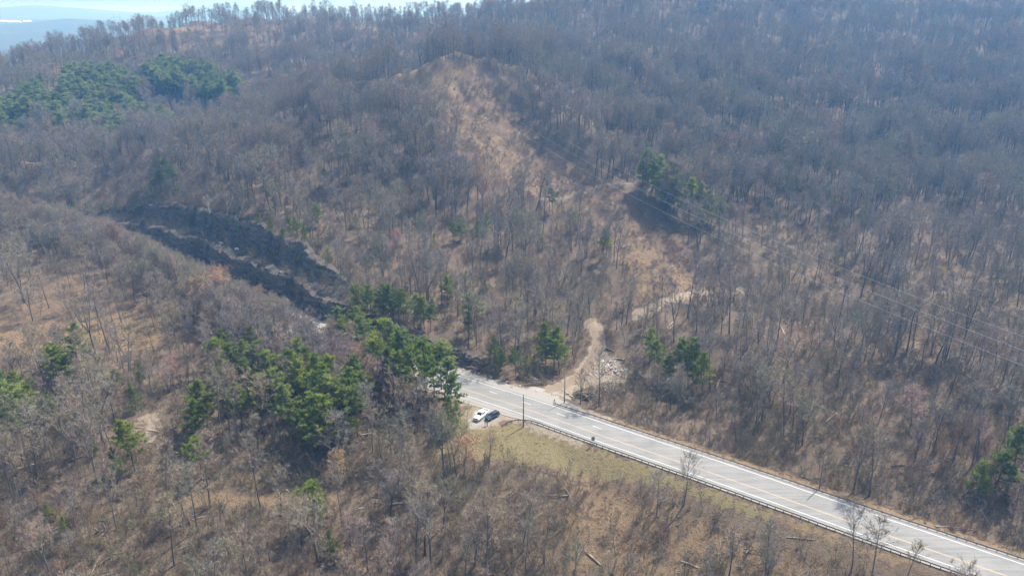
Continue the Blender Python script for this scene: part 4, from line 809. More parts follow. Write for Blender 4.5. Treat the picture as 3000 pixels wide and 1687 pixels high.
# brush and saplings under and between the trees
bx, by, rb_ = jitter(-430, 430, 90, 640, 2.1, 33)
kk = frame_mask(bx, by) & (np.hypot(bx, by) < 560); bx, by = bx[kk], by[kk]
dk = dens_keep(bx, by); rowm = in_poly(POLY['row'], bx, by); stm = in_poly(POLY['straw'], bx, by); flm = in_poly(POLY['field'], bx, by)
keep = np.where(in_poly(POLY['row_dark'], bx, by), 1.3, np.where(rowm, .6, np.where(stm, .62, np.where(flm, .12, dk * np.where(by < 215, 1.35, np.where((bx > 15) & (by < 330), 1.0, .66))))))
bs, bj = road_sd(bx, by)
keep = np.where((bs > 9.5) & (bs < 30) & (RL[bj, 0] > 22), .85, keep)      # dense roadside brush beyond the far rail
keep = np.where(in_poly(POLY['open_wood'], bx, by), .10, keep)
clump = np.where(by < 215, np.clip(.85 + .3 * wsum(_WS, bx, by), .3, 1.3), np.clip(.6 + .7 * wsum(_WS, bx, by), 0, 1.3))
bd = bs - cut_edge(RL[bj, 0]); c1h = cut_h1(RL[bj, 0])
keep = np.where((c1h > 1.5) & (bd > 3.2) & (bd < 11.0), .85, keep); keep = np.where((c1h > 1.5) & (bd >= 13.2) & (bd < 22), 1.2, keep)
keep = np.where((c1h > 1.5) & (cut_h2(RL[bj, 0]) < 1) & (bd > 3.4) & (bd < 14), .95, keep); keep = np.where((c1h > 3) & (bd > -1.5) & (bd < .6), .45, keep)
keep = np.where((c1h > 2.5) & (((bd > .6) & (bd < 3.4)) | ((bd > 11) & (bd < 13.4) & (cut_h2(RL[bj, 0]) > 1))), 1.3, keep)
keep = np.where((bs < -7.4) & (bs > -16) & (RL[bj, 0] < -26), 1.3, keep)
keep = np.where((RL[bj, 0] > -112) & (RL[bj, 0] < -52) & (bd > .2) & (bd < 24), 1.3, keep)
kk = rb_.uniform(0, 1, len(bx)) < keep * clump
bx, by = bx[kk], by[kk]; bz = height(bx, by); nb = len(bx)
def windfall(seed):
    rs = np.random.RandomState(seed); V, T = [], []
    for q in range(3):
        a = rs.uniform(0, 6.28); L = rs.uniform(1.5, 5.0); p = rs.uniform(-1.2, 1.2, 3) * np.array([1, 1, 0]); d = np.array([math.cos(a), math.sin(a), rs.uniform(-.03, .16)])
        tube_into(V, T, [p - d * L / 2 + [0, 0, .1], p + [0, 0, .16], p + d * L / 2 + [0, 0, .12]], [.09, .075, .03], 4)
        for s in range(3):
            b = p + d * L * rs.uniform(-.1, .45); tube_into(V, T, [b, b + rs.normal(0, .45, 3) + [0, 0, .4]], [.03, .008], 3)
    return np.array(V), np.array(T)
M['windfall'] = by_instance('windfall wood', [(.20, .18, .16), (.12, .105, .095), (.30, .265, .22), (.16, .14, .125)])
BR = [tri_mesh('thicket_form', *thicket(600 + s, 2.6 if s < 3 else 3.6, 7 if s < 3 else 9), (M['twig_dark'],)) for s in range(5)] + [tri_mesh('windfall_form', *windfall(650 + s), (M['windfall'],)) for s in range(2)]
instancer('undergrowth', np.stack([bx, by, bz], 1), rb_.uniform(0, 6.28, nb), np.repeat((rb_.uniform(.5, 1.3, nb) * np.where((by < 215) & (rb_.uniform(0, 1, nb) < .3), 1.6, 1))[:, None], 3, 1) * np.array([1, 1, 1.1]), np.where(rb_.uniform(0, 1, nb) < .11, 5 + rb_.randint(0, 2, nb), rb_.randint(0, 5, nb)), BR, 'brown leafless brush and briars between the trees')

# dead grass tufts
M['straw_blade'] = by_instance('dead grass', [(.317, .252, .144), (.259, .194, .108), (.360, .295, .180), (.216, .151, .086)])
M['green_blade'] = by_instance('spring grass', [(.15, .138, .066), (.20, .174, .092), (.14, .142, .060), (.23, .195, .11), (.21, .178, .098)])
def tuft(seed, n=26, L=.55):
    rs = np.random.RandomState(seed); a = rs.uniform(0, 6.28, n); r = rs.uniform(0, .55, n)
    p = np.stack([r * np.cos(a), r * np.sin(a), np.full(n, -.03)], 1); d = rs.normal(0, .55, (n, 3)); d[:, 2] = np.abs(d[:, 2]) + .6; d /= np.linalg.norm(d, axis=1)[:, None]
    return slivers(p, d, rs.uniform(.4, 1.0, n) * L, rs.uniform(.05, .10, n), rs)
gx, gy, rg_ = jitter(-260, 260, 100, 480, 1.35, 44)
kk = frame_mask(gx, gy)
gx, gy = gx[kk], gy[kk]
inb = in_poly(POLY['bank'], gx, gy); ins = in_poly(POLY['straw'], gx, gy); inf = in_poly(POLY['field'], gx, gy); inr = in_poly(POLY['row'], gx, gy)
gs, gj = road_sd(gx, gy)
kp = np.where(inb, .75, np.where(ins, .6, np.where(inf, .5, np.where(inr, .35, np.where(gy < 260, .08, 0)))))
kp = np.where((gs > 7.4) & (gs < 11) & (RL[gj, 0] > 22), .7, kp); kp = np.where((gs > -7.6) & (gs < 7.2), 0, kp)
kp = np.where(np.hypot((gx + 8.6) * .9, gy - 189) < 6, 0, kp)
kk = rg_.uniform(0, 1, len(gx)) < kp; gx, gy, inb = gx[kk], gy[kk], inb[kk]; gz = height(gx, gy); ng = len(gx)
TF = [tri_mesh('tuft_form', *tuft(700 + s), (M['straw_blade'],)) for s in range(3)] + [tri_mesh('tuft_form', *tuft(710 + s, 34, .20), (M['green_blade'],)) for s in range(3)]
green = inb
instancer('grass', np.stack([gx, gy, gz], 1), rg_.uniform(0, 6.28, ng), np.repeat(rg_.uniform(.6, 1.3, ng)[:, None], 3, 1), np.where(green, 3, 0) + rg_.randint(0, 3, ng), TF, 'dead straw and short green grass on the bank and clearings')

# ---- evergreens, each one a thing
PNM = [two_meshes('pine', *g, M['pine_bark'], M['needle']) for g in PN]
PNF = [two_meshes('pine_far', *g, M['pine_bark'], M['needle_far']) for g in PN]
def pine_zone(x, y, h, far):
    s, j = road_sd(np.array([x]), np.array([y])); s = s[0]; rx = RL[j[0], 0]
    if far: return 'pine in the green stand on the hill behind the spur', 'pines of the far left stand'
    if y > 700: return 'lone dark evergreen on the far cleared hilltop', 'evergreen of the far hilltop'
    if s < 0:
        if y < 150 and x > -60: return 'bright green young pine in the bottom thicket', 'young pines of the bottom thicket'
        if y < 150: return 'small green pine seedling in the bottom left thicket', 'pine seedlings at the bottom left'
        if x < -110: return 'green pine in the wood at the far left', 'pines at the left edge'
        if s > -26: return 'pine in the tall row on the near side of the road', 'pines along the near roadside'
        return 'pine in the stand left of the parked vehicles', 'pines of the left stand'
    if x > 90 and y < 190: return 'green pine beyond the guardrail at the right edge', 'pines at the right edge'
    if x < -60 and y < 420 and s < 60: return ('small pine at the left end of the rock cut' if x < -190 else 'small pine above the middle of the rock cut' if x < -115 else 'small pine above the right end of the rock cut'), 'pines along the rock cut'
    if s < 30 and x < 2: return 'pine on the bank just beyond the road', 'pines on the far roadside bank'
    if x > 38 and y < 260: return ('round pine of the left half of the clump right of the debris pile' if x < 47 else 'round pine of the right half of the clump right of the debris pile'), 'pines right of the debris pile'
    if 55 < x < 120 and 290 < y < 420: return 'tall pine in the grove under the power line', 'pine grove under the power line'
    if x > 90: return 'small green pine on the right hillside', 'pines scattered on the right hillside'
    if 0 < x < 30 and y < 250: return 'slim pine beside the dirt drive', 'pines beside the dirt drive'
    return ('small pine low on the middle hillside near the drive' if y < 300 else 'small pine midway up the bare middle hillside' if y < 345 else 'small pine high on the bare middle hillside'), 'pines scattered on the middle hillside'
PR = np.random.RandomState(77)
for x, y, h, far in PINE:
    small = h < 7.5
    f = PR.choice([4, 5]) if small or (h < 9.6 and PR.uniform() < .5) else PR.choice([0, 1, 2, 3])
    lb, gr = pine_zone(x, y, h, far)
    if lb.split()[0] in ('pine', 'green', 'tall', 'small'):
        sz = 'small ' if h < 8.5 else 'tall ' if h > 13.4 else ''
        w0 = [q for q in lb.split() if q not in ('tall', 'small')]
        lb = sz + ' '.join(w0) + ((', upper part' if y > 640 else ', left end' if x < -330 else ', right part' if x > -270 else ', lower left' if x < -310 else ', lower middle' if x < -290 else ', lower right') if far else ', bushy to the ground' if f > 3 else ', thin crowned' if f == 3 else ', full crowned' if f == 2 else '')
    plant_pair('pine_tree', (PNF if far or PR.uniform() < .22 else PNM)[f], x, y, h / 14 * (1.18 if far else 1.2 if h > 9.6 else 1.05), PR.uniform(1.05, 1.4) * (1.3 if far else 1), PR.uniform(0, 6.28), lb, 'pine', gr)

PJ = [joined('pine_form', *g, M['pine_bark'], M['needle_far']) for g in PN[:4]]
pm_ = np.array(PINE_MASS); nm_ = len(pm_); ps_ = PR.uniform(.85, 1.3, nm_)
instancer('pine_wood', np.stack([pm_[:, 0], pm_[:, 1], height(pm_[:, 0], pm_[:, 1])], 1), PR.uniform(0, 6.28, nm_), np.stack([ps_ * 1.6, ps_ * 1.6, ps_], 1), PR.randint(0, 4, nm_), PJ, 'dense green pine wood filling the far left stand')

# ---- single hardwoods that stand out
def spec_tree(i, x, y, h, k):
    col = 'b_' + k
    if k == 'pale': g = hardwood(900 + i, 20, fork=(i % 2 == 0), spread=.26, limbs=16, subs=4, twigs=6, r0=.2, lean=.12); mt = mc = M['pale_bark']
    elif k == 'sap': g = hardwood(900 + i, 20, first=.30, spread=.16, limbs=16, subs=4, twigs=12, r0=.14, lean=.04, tw=.06); mt, mc = M['bark'], M['twig']
    elif k == 'grey': g = hardwood(900 + i, 20, fork=(i % 3 != 0), first=.4, spread=.27, limbs=24, subs=6, twigs=13, r0=.32, lean=.06); mt, mc = M['bark'], M['twig']
    elif k == 'ivy': g = hardwood(900 + i, 20, first=.45, spread=.2, limbs=12, subs=4, twigs=8, r0=.3); mt, mc = M['bark'], M['twig_dark']
    else: g = hardwood(900 + i, 20, first=.28, spread=.33, limbs=24, subs=6, twigs=13, r0=.24, lean=.05); mt, mc = M['bark'], M[col]
    tr, cr = g; rs = np.random.RandomState(i)
    if k not in ('pale', 'sap', 'grey', 'ivy'):
        X, T = bud_quads(cr, rs, 2600 if k != 'bud' else 1500, .16 * (20 / h) ** .5 * (1 if k != 'bud' else .7))
        cr = (np.concatenate([cr[0], X]), np.concatenate([cr[1], T + len(cr[0])]))
    if k == 'ivy':
        n = 900; a = rs.uniform(0, 6.28, n); z = rs.uniform(.2, 11, n); p = np.stack([.45 * np.cos(a), .45 * np.sin(a), z], 1); d = rs.normal(0, 1, (n, 3)); d /= np.linalg.norm(d, axis=1)[:, None]
        X, T = slivers(p, d, rs.uniform(.2, .5, n), rs.uniform(.1, .2, n), rs); cr = (np.concatenate([cr[0], X]), np.concatenate([cr[1], T + len(cr[0])]))
    return two_meshes('single_tree', tr, cr, mt, mc)
SPL = ['tree with a round orange budding crown above the rock cut road', 'russet budding tree right of the orange crowned tree', 'small red budding tree on the middle hillside', 'pinkish tree just below the red budding tree', 'orange budding tree at the left end of the grass bank', 'narrow amber leaved tree left of the bright young pines', 'pale white barked sycamore in the bottom thicket', 'yellow leaved shrubby tree on the right hillside', 'pale yellow tree higher on the right hillside', 'red budding tree below the wires on the right', 'red budding tree high on the right hillside', 'smaller red tree beside the high red one', 'leaning pale dead tree above the rock wall, middle one', 'leaning pale dead tree above the rock wall, right one', 'leaning pale dead tree above the rock wall, left one', 'pinkish tree left of the pink one on the middle hillside', 'pink budding tree among grey trunks right of the road', 'red tinged tree between the left pine clumps', 'brown crowned tree at the top of the open left wood', 'tall grey tree with a thick forked trunk at the lower left', 'dark forked tree at the foot of the grass bank', 'tall grey tree with arching limb left of the grass bank', 'slim yellow green budding tree beside the pull-off', 'tall forked grey tree right of the road, left one', 'tall forked grey tree right of the road, right one', 'white limbed sycamore at the right edge of the hillside', 'white limbed sycamore on the upper right hillside', 'bare spreading tree right of the dark forked one', 'tall dark trunk tree at the bottom centre', 'tall slanting tree left of the bottom centre trunk', 'vine wrapped dark trunk on the straw slope', 'amber tree left of the orange crowned tree', 'bare tree inside the power line pine grove']
SPR = np.random.RandomState(9)
for i, (x, y, h, k) in enumerate(SPEC):
    if k == 'sap': h *= .8
    pr = spec_tree(i, x, y, h, k)
    tilt = (SPR.normal(0, .02), SPR.normal(0, .02))
    if k == 'pale' and y > 300 and x < 0: tilt = (.12, [-.28, .30, .1][i % 3])
    lb = SPL[i] if i < len(SPL) else ('slim bare sapling reaching up in front of the near guardrail' if k == 'sap' else 'yellow green budding sapling beside the gravel pull-off')
    gr = None if i < len(SPL) else ('saplings below the near guardrail' if k == 'sap' else 'budding saplings by the pull-off')
    plant_pair('bare_tree', pr, x, y, h / 20, 1.35 if k in ('orange', 'russet', 'red', 'pink', 'amber', 'yellow') else 1.0, SPR.uniform(0, 6.28), lb, 'tree', gr, tilt)
# ------------------------------------------------------------------ guardrails
def guardrail(label, pts, zf):
    L = _smooth_line(np.array(pts, float), 1.905)
    L = np.vstack([L, pts[-1]]) if np.hypot(*(L[-1] - np.array(pts[-1]))) > .8 else L
    root = obj('guardrail', None, None, (L[0][0], L[0][1], zf(*L[0]))); O = Vector(root.location)
    T = np.gradient(L, axis=0); T /= np.linalg.norm(T, axis=1)[:, None]
    # the face of the beam looks at the road
    s0, j0 = road_sd(L[:, 0], L[:, 1]); side = -np.sign(np.median(s0))
    N = RN[j0] * side
    prof = [(.0, .42), (.05, .46), (.05, .53), (.0, .57), (.0, .60), (.05, .64), (.05, .71), (.0, .75), (-.02, .75), (-.02, .42)]
    mb = MB(); rings = []
    for p, n in zip(L, N):
        z = zf(*p); rings.append([Vector((p[0] + n[0] * a, p[1] + n[1] * a, z + h)) - O for a, h in prof])
    mb.loft(rings); mb.build('rail_beam', M['rail'], root)
    pm = MB(); pm.box((0, 0, .36), (.15, .12, .85)); pme = pm.mesh('post', M['post'])
    bm_ = MB(); bm_.box((0, 0, .585), (.12, .14, .30)); bme = bm_.mesh('block', M['post'])
    for p, n, t in zip(L, N, T):
        z = zf(*p); a = math.atan2(t[1], t[0])
        po = obj('post', pme, root, Vector((p[0] - n[0] * .27, p[1] - n[1] * .27, z)) - O, (0, 0, a))
        obj('spacer_block', bme, po, (0, (.165 if (-math.sin(a) * n[0] + math.cos(a) * n[1]) > 0 else -.165), 0))
    return tag(root, label, 'guardrail')
def off_line(x0, x1, o, step=4):
    idx = [i for i in ALL if x0 < RLX[i] < x1][::step]
    return [(RL[i, 0] + RN[i, 0] * o, RL[i, 1] + RN[i, 1] * o) for i in idx][::-1]
zroad = lambda x, y: max(hz(x, y), -.35) if True else 0
ln = off_line(12, 150, -6.75)
ln = [(-2.6, 185.0), (-.9, 186.9), (1.2, 187.9), (4.0, 187.9), (7.0, 186.5)] + [p for p in ln if p[0] > 9.5]
guardrail('long dark guardrail along the near side of the road with a curved end', ln, zroad)
lf = off_line(19, 140, 6.05)
lf = [(12.6, 199.6), (12.6, 198.0), (14.2, 196.4)] + [p for p in lf if p[0] > 17]
guardrail('dark guardrail along the far side of the road', lf, zroad)

# ------------------------------------------------------------------ utility poles
M['pole_grey'] = simple('weathered grey pole', (.19, .172, .155), .9, var=.2)
def utility_pole(x, y, h, label, lean=0.0, mat='pole'):
    root = obj('utility_pole', None, None, (x, y, hz(x, y)), (0, lean, 0))
    mb = MB(); mb.tube([(0, 0, -.5), (0, 0, h * .5), (0, 0, h)], [.17, .145, .11], 8); mb.build('shaft', M[mat], root, True)
    mb = MB(); mb.tube([(.0, -.15, h - .35), (0, -.32, h - .35)], .03, 6); mb.tube([(0, -.32, h - .38), (0, -.32, h - .22)], [.05, .035], 8); mb.build('insulator', M['pole'], root)
    return tag(root, label, 'pole')
utility_pole(3.2, 185.8, 10.2, 'dark wooden pole behind the curved end of the near guardrail')
utility_pole(15.6, 198.9, 11.5, 'weathered wooden pole at the mouth of the dirt drive', 0.0, 'pole_grey')
utility_pole(74.9, 155.6, 10.0, 'grey wooden pole behind the far guardrail on the right', -.01, 'pole_grey')

# ------------------------------------------------------------------ road sign seen from behind
M['sign_back'] = simple('bare aluminium sign back', (.33, .34, .34), .5, .6, .12, 3)
M['sign_blue'] = simple('blue white marker', (.35, .45, .55), .6, var=.15)
def road_sign(x, y, rz):
    root = obj('road_sign', None, None, (x, y, hz(x, y)), (0, 0, rz))
    for sx in (-.32, .32):
        mb = MB(); mb.box((sx, 0, 1.3), (.06, .06, 2.9)); mb.build('post', M['rail'], root)
    mb = MB(); ring = []
    out = [(-.42, 1.75), (-.52, 2.15), (-.40, 2.55), (-.2, 2.72), (0, 2.78), (.2, 2.72), (.40, 2.55), (.52, 2.15), (.42, 1.75), (.2, 1.55), (0, 1.48), (-.2, 1.55)]
    mb.loft([[Vector((a, -.06, b)) for a, b in out], [Vector((a, -.075, b)) for a, b in out]]); mb.build('sign_panel', M['sign_back'], root)
    mb = MB(); mb.box((0, -.05, .42), (.7, .02, .5)); mb.build('lower_panel', M['sign_blue'], root)
    return tag(root, 'two post road sign with a shield shaped panel seen from behind, at the near guardrail', 'sign')
_t = RL[int(np.argmin(np.abs(RLX - 24)))]
road_sign(21.7, 175.3, math.radians(-8))

# ------------------------------------------------------------------ vehicles
def paint(name, col, rough=.25, metal=0.0):
    m, nt, b = new_mat(name); n = noise(nt, 4, 2)
    c = ramp(nt, [tuple(x * .94 for x in col), tuple(min(1, x * 1.04) for x in col)], n, [.3, .7]); nt.links.new(c, b.inputs['Base Color'])
    b.inputs['Roughness'].default_value = rough; b.inputs['Metallic'].default_value = metal; b.inputs['Specular IOR Level'].default_value = .5
    b.inputs['Coat Weight'].default_value = .5; b.inputs['Coat Roughness'].default_value = .08
    return m
M['white_car'] = paint('white car paint', (.80, .81, .82)); M['blue_car'] = paint('dark blue car paint', (.018, .032, .048), .22, .3)
M['glass'] = paint('dark tinted glass', (.012, .015, .018), .06); M['tyre'] = simple('tyre rubber', (.02, .02, .02), .9)
M['rim'] = simple('alloy rim', (.35, .36, .37), .35, .8); M['trim'] = simple('black plastic trim', (.03, .03, .032), .6); M['chrome'] = simple('brushed chrome', (.55, .55, .56), .25, .9)
M['headlight'] = paint('headlight lens', (.62, .64, .66), .1); M['taillight'] = paint('tail light lens', (.35, .02, .02), .15); M['bed'] = simple('grey bed liner', (.28, .30, .31), .7)
def rrect(x, hw, z0, z1, r=.12, tuck=0.0):
    """rounded section across the car at length x"""
    hb = hw - tuck
    return [Vector(p) for p in ((x, -hb + r, z0), (x, -hb, z0 + r), (x, -hw, z0 + (z1 - z0) * .5), (x, -hw + .02, z1 - r), (x, -hw + r, z1), (x, hw - r, z1), (x, hw - .02, z1 - r), (x, hw, z0 + (z1 - z0) * .5), (x, hb, z0 + r), (x, hb - r, z0))]
def wheel(root, x, y, r, wd):
    mb = MB(); n = 20; rings = []
    for yy, rr in ((-wd / 2, r * .62), (-wd / 2, r * .9), (-wd * .36, r), (wd * .36, r), (wd / 2, r * .9), (wd / 2, r * .62)):
        rings.append([Vector((math.cos(2 * math.pi * k / n) * rr, yy, math.sin(2 * math.pi * k / n) * rr)) for k in range(n)])
    mb.loft(rings); wo_ = mb.build('wheel', M['tyre'], root, True, loc=(x, y, r))
    mb = MB(); s = 1 if y > 0 else -1
    mb.loft([[Vector((math.cos(2 * math.pi * k / n) * r * .62, s * (wd / 2 - .01), math.sin(2 * math.pi * k / n) * r * .62)) for k in range(n)], [Vector((math.cos(2 * math.pi * k / n) * r * .58, s * (wd / 2 + .012), math.sin(2 * math.pi * k / n) * r * .58)) for k in range(n)]])
    for q in range(5): a = 2 * math.pi * q / 5; mb.box((math.cos(a) * r * .33, s * (wd / 2 + .02), math.sin(a) * r * .33), (r * .5, .03, .06), Matrix.Rotation(-a, 3, 'Y'))
    mb.build('rim', M['rim'], wo_)
def panel(root, name, P, mat, off=.012, th=.01):
    """thin glass or trim piece laid just proud of the body; P counter-clockwise seen from outside"""
    P = [Vector(p) for p in P]; n = (P[1] - P[0]).cross(P[2] - P[0]).normalized()
    mb = MB(); mb.loft([[p + n * (off - th) for p in P], [p + n * off for p in P]]); return mb.build(name, mat, root)
def cabin(root, pts_low, pts_high, name, mat):
    mb = MB(); mb.loft([pts_low, pts_high]); return mb.build(name, mat, root)
def car_common(root, L, W, gc, hood, mat, wb, tr, tw, nose):
    for sx in (-wb / 2, wb / 2):
        for sy in (-1, 1): wheel(root, sx + nose, sy * (W / 2 - tw / 2 + .01), tr, tw)
# +x is the rear of the vehicle
def pickup(loc, rz):
    W = 1.02
    root = obj('pickup_truck', None, None, loc, (0, 0, rz))
    mb = MB()
    mb.loft([rrect(-2.95, .80, .45, .98, .14), rrect(-2.86, .93, .40, 1.10, .14), rrect(-2.2, W, .38, 1.16, .12), rrect(-1.35, W, .38, 1.20, .10), rrect(.95, W, .38, 1.22, .08), rrect(.97, W, .38, 1.22, .08)])
    mb.build('body', M['white_car'], root)
    # bed: floor, two side walls, tailgate
    mb = MB(); mb.box((1.94, 0, .70), (1.93, 2.0, .56)); mb.build('bed_floor', M['bed'], root)
    for s in (-1, 1):
        mb = MB(); mb.loft([rrect(x, .09, .62, 1.26, .03) for x in (.99, 2.86)]); o = mb.build('bed_side', M['white_car'], root, loc=(0, s * (W - .085), 0))
    mb = MB(); mb.box((2.90, 0, .94), (.09, 2.0, .64)); mb.build('tailgate', M['white_car'], root)
    lo = [Vector(p) for p in ((-1.30, -.96, 1.17), (-1.30, .96, 1.17), (.95, .97, 1.19), (.95, -.97, 1.19))]
    hi = [Vector(p) for p in ((-.42, -.70, 1.86), (-.42, .70, 1.86), (.70, .72, 1.87), (.70, -.72, 1.87))]
    cb = MB(); mid = [a.lerp(b, .93) for a, b in zip(lo, hi)]; top = [Vector((p.x * .96 + .02, p.y * .94, 1.91)) for p in hi]
    cb.loft([lo, mid, top]); cab = cb.build('cab', M['white_car'], root)
    def q(a, b, u0, u1, v0, v1):   # point grid on a cab side between low edge a..b
        f = lambda u, v: lo[a].lerp(lo[b], u).lerp(hi[a].lerp(hi[b], u), v)
        return [f(u0, v0), f(u1, v0), f(u1, v1), f(u0, v1)]
    panel(cab, 'windshield', q(1, 0, .06, .94, .10, .90), M['glass'])
    panel(cab, 'rear_window', q(3, 2, .12, .88, .30, .85), M['glass'])
    for a, b, fl in ((0, 3, 1), (2, 1, 0)):
        for u0, u1 in (((.10, .50), (.53, .90)) if fl else ((.10, .47), (.50, .90))):
            panel(cab, 'side_window', q(a, b, u0, u1, .22, .86), M['glass'])
    mb = MB(); mb.box((-.12, 0, 1.915), (.42, .62, .02)); mb.build('sunroof', M['glass'], cab)
    mb = MB(); mb.box((-2.97, 0, .86), (.06, 1.25, .30)); mb.build('grille', M['trim'], root)
    mb = MB(); mb.box((-2.98, 0, .52), (.16, 1.86, .24)); mb.build('front_bumper', M['chrome'], root)
    mb = MB(); mb.box((3.02, 0, .55), (.16, 1.84, .2)); mb.build('rear_bumper', M['chrome'], root)
    for s in (-1, 1):
        mb = MB(); mb.box((-2.90, s * .76, .90), (.14, .30, .20)); mb.build('headlight', M['headlight'], root)
        mb = MB(); mb.box((2.91, s * .95, .98), (.10, .14, .36)); mb.build('tail_light', M['taillight'], root)
        mb = MB(); mb.box((-1.0, s * 1.14, 1.26), (.12, .22, .18)); mb.build('mirror', M['white_car'], root)
    car_common(root, 5.9, 2.04, 0, 0, None, 3.6, .39, .27, -.12)
    return tag(root, 'white pickup truck with a grey open bed parked on the gravel pull-off', 'truck')
def suv(loc, rz):
    W = .95
    root = obj('station_wagon', None, None, loc, (0, 0, rz))
    mb = MB()
    mb.loft([rrect(-2.42, .68, .42, .80, .14), rrect(-2.32, .84, .34, .92, .16), rrect(-1.8, W, .30, 1.0, .14), rrect(-1.0, W, .30, 1.05, .10), rrect(1.9, W, .32, 1.10, .10), rrect(2.32, .90, .36, 1.08, .14), rrect(2.40, .84, .42, 1.0, .12)])
    mb.build('body', M['blue_car'], root)
    lo = [Vector(p) for p in ((-1.05, -.86, 1.02), (-1.05, .86, 1.02), (2.30, .84, 1.06), (2.30, -.84, 1.06))]
    hi = [Vector(p) for p in ((-.12, -.64, 1.58), (-.12, .64, 1.58), (1.92, .64, 1.60), (1.92, -.64, 1.60))]
    cb = MB(); cb.loft([lo, [a.lerp(b, .93) for a, b in zip(lo, hi)], [Vector((p.x * .97 + .02, p.y * .93, 1.635)) for p in hi]]); cab = cb.build('cabin', M['blue_car'], root)
    def q(a, b, u0, u1, v0, v1):
        f = lambda u, v: lo[a].lerp(lo[b], u).lerp(hi[a].lerp(hi[b], u), v)
        return [f(u0, v0), f(u1, v0), f(u1, v1), f(u0, v1)]
    panel(cab, 'windshield', q(1, 0, .06, .94, .10, .90), M['glass']); panel(cab, 'rear_window', q(3, 2, .10, .90, .2, .85), M['glass'])
    for a, b, spans in ((0, 3, ((.10, .38), (.41, .66), (.70, .92))), (2, 1, ((.08, .30), (.34, .59), (.62, .90)))):
        for u0, u1 in spans: panel(cab, 'side_window', q(a, b, u0, u1, .18, .86), M['glass'])
    for s in (-1, 1):
        mb = MB(); mb.tube([(.0, s * .56, 1.64), (.1, s * .56, 1.70), (1.75, s * .56, 1.70), (1.85, s * .56, 1.65)], .022, 6); mb.build('roof_rail', M['chrome'], cab)
        mb = MB(); mb.box((-2.30, s * .66, .76), (.2, .34, .14)); mb.build('headlight', M['headlight'], root)
        mb = MB(); mb.box((2.34, s * .76, .90), (.12, .22, .26)); mb.build('tail_light', M['taillight'], root)
        mb = MB(); mb.box((-.78, s * 1.02, 1.12), (.10, .18, .13)); mb.build('mirror', M['blue_car'], root)
        mb = MB(); mb.box((.1, s * (W + .004), .42), (2.2, .03, .08)); mb.build('sill_trim', M['trim'], root)
    mb = MB(); mb.box((-2.40, 0, .62), (.06, .9, .22)); mb.build('grille', M['trim'], root)
    mb = MB(); mb.box((-2.40, 0, .44), (.14, 1.5, .14)); mb.build('front_bumper', M['trim'], root)
    car_common(root, 4.8, 1.9, 0, 0, None, 2.78, .34, .23, -.06)
    return tag(root, 'dark blue station wagon with roof rails parked beside the white pickup', 'car')
pickup((-8.85, 190.4, hz(-8.85, 190.4) + .06), math.atan2(.87, .50))
suv((-5.65, 190.0, hz(-5.65, 190.0) + .06), math.atan2(.74, .67))

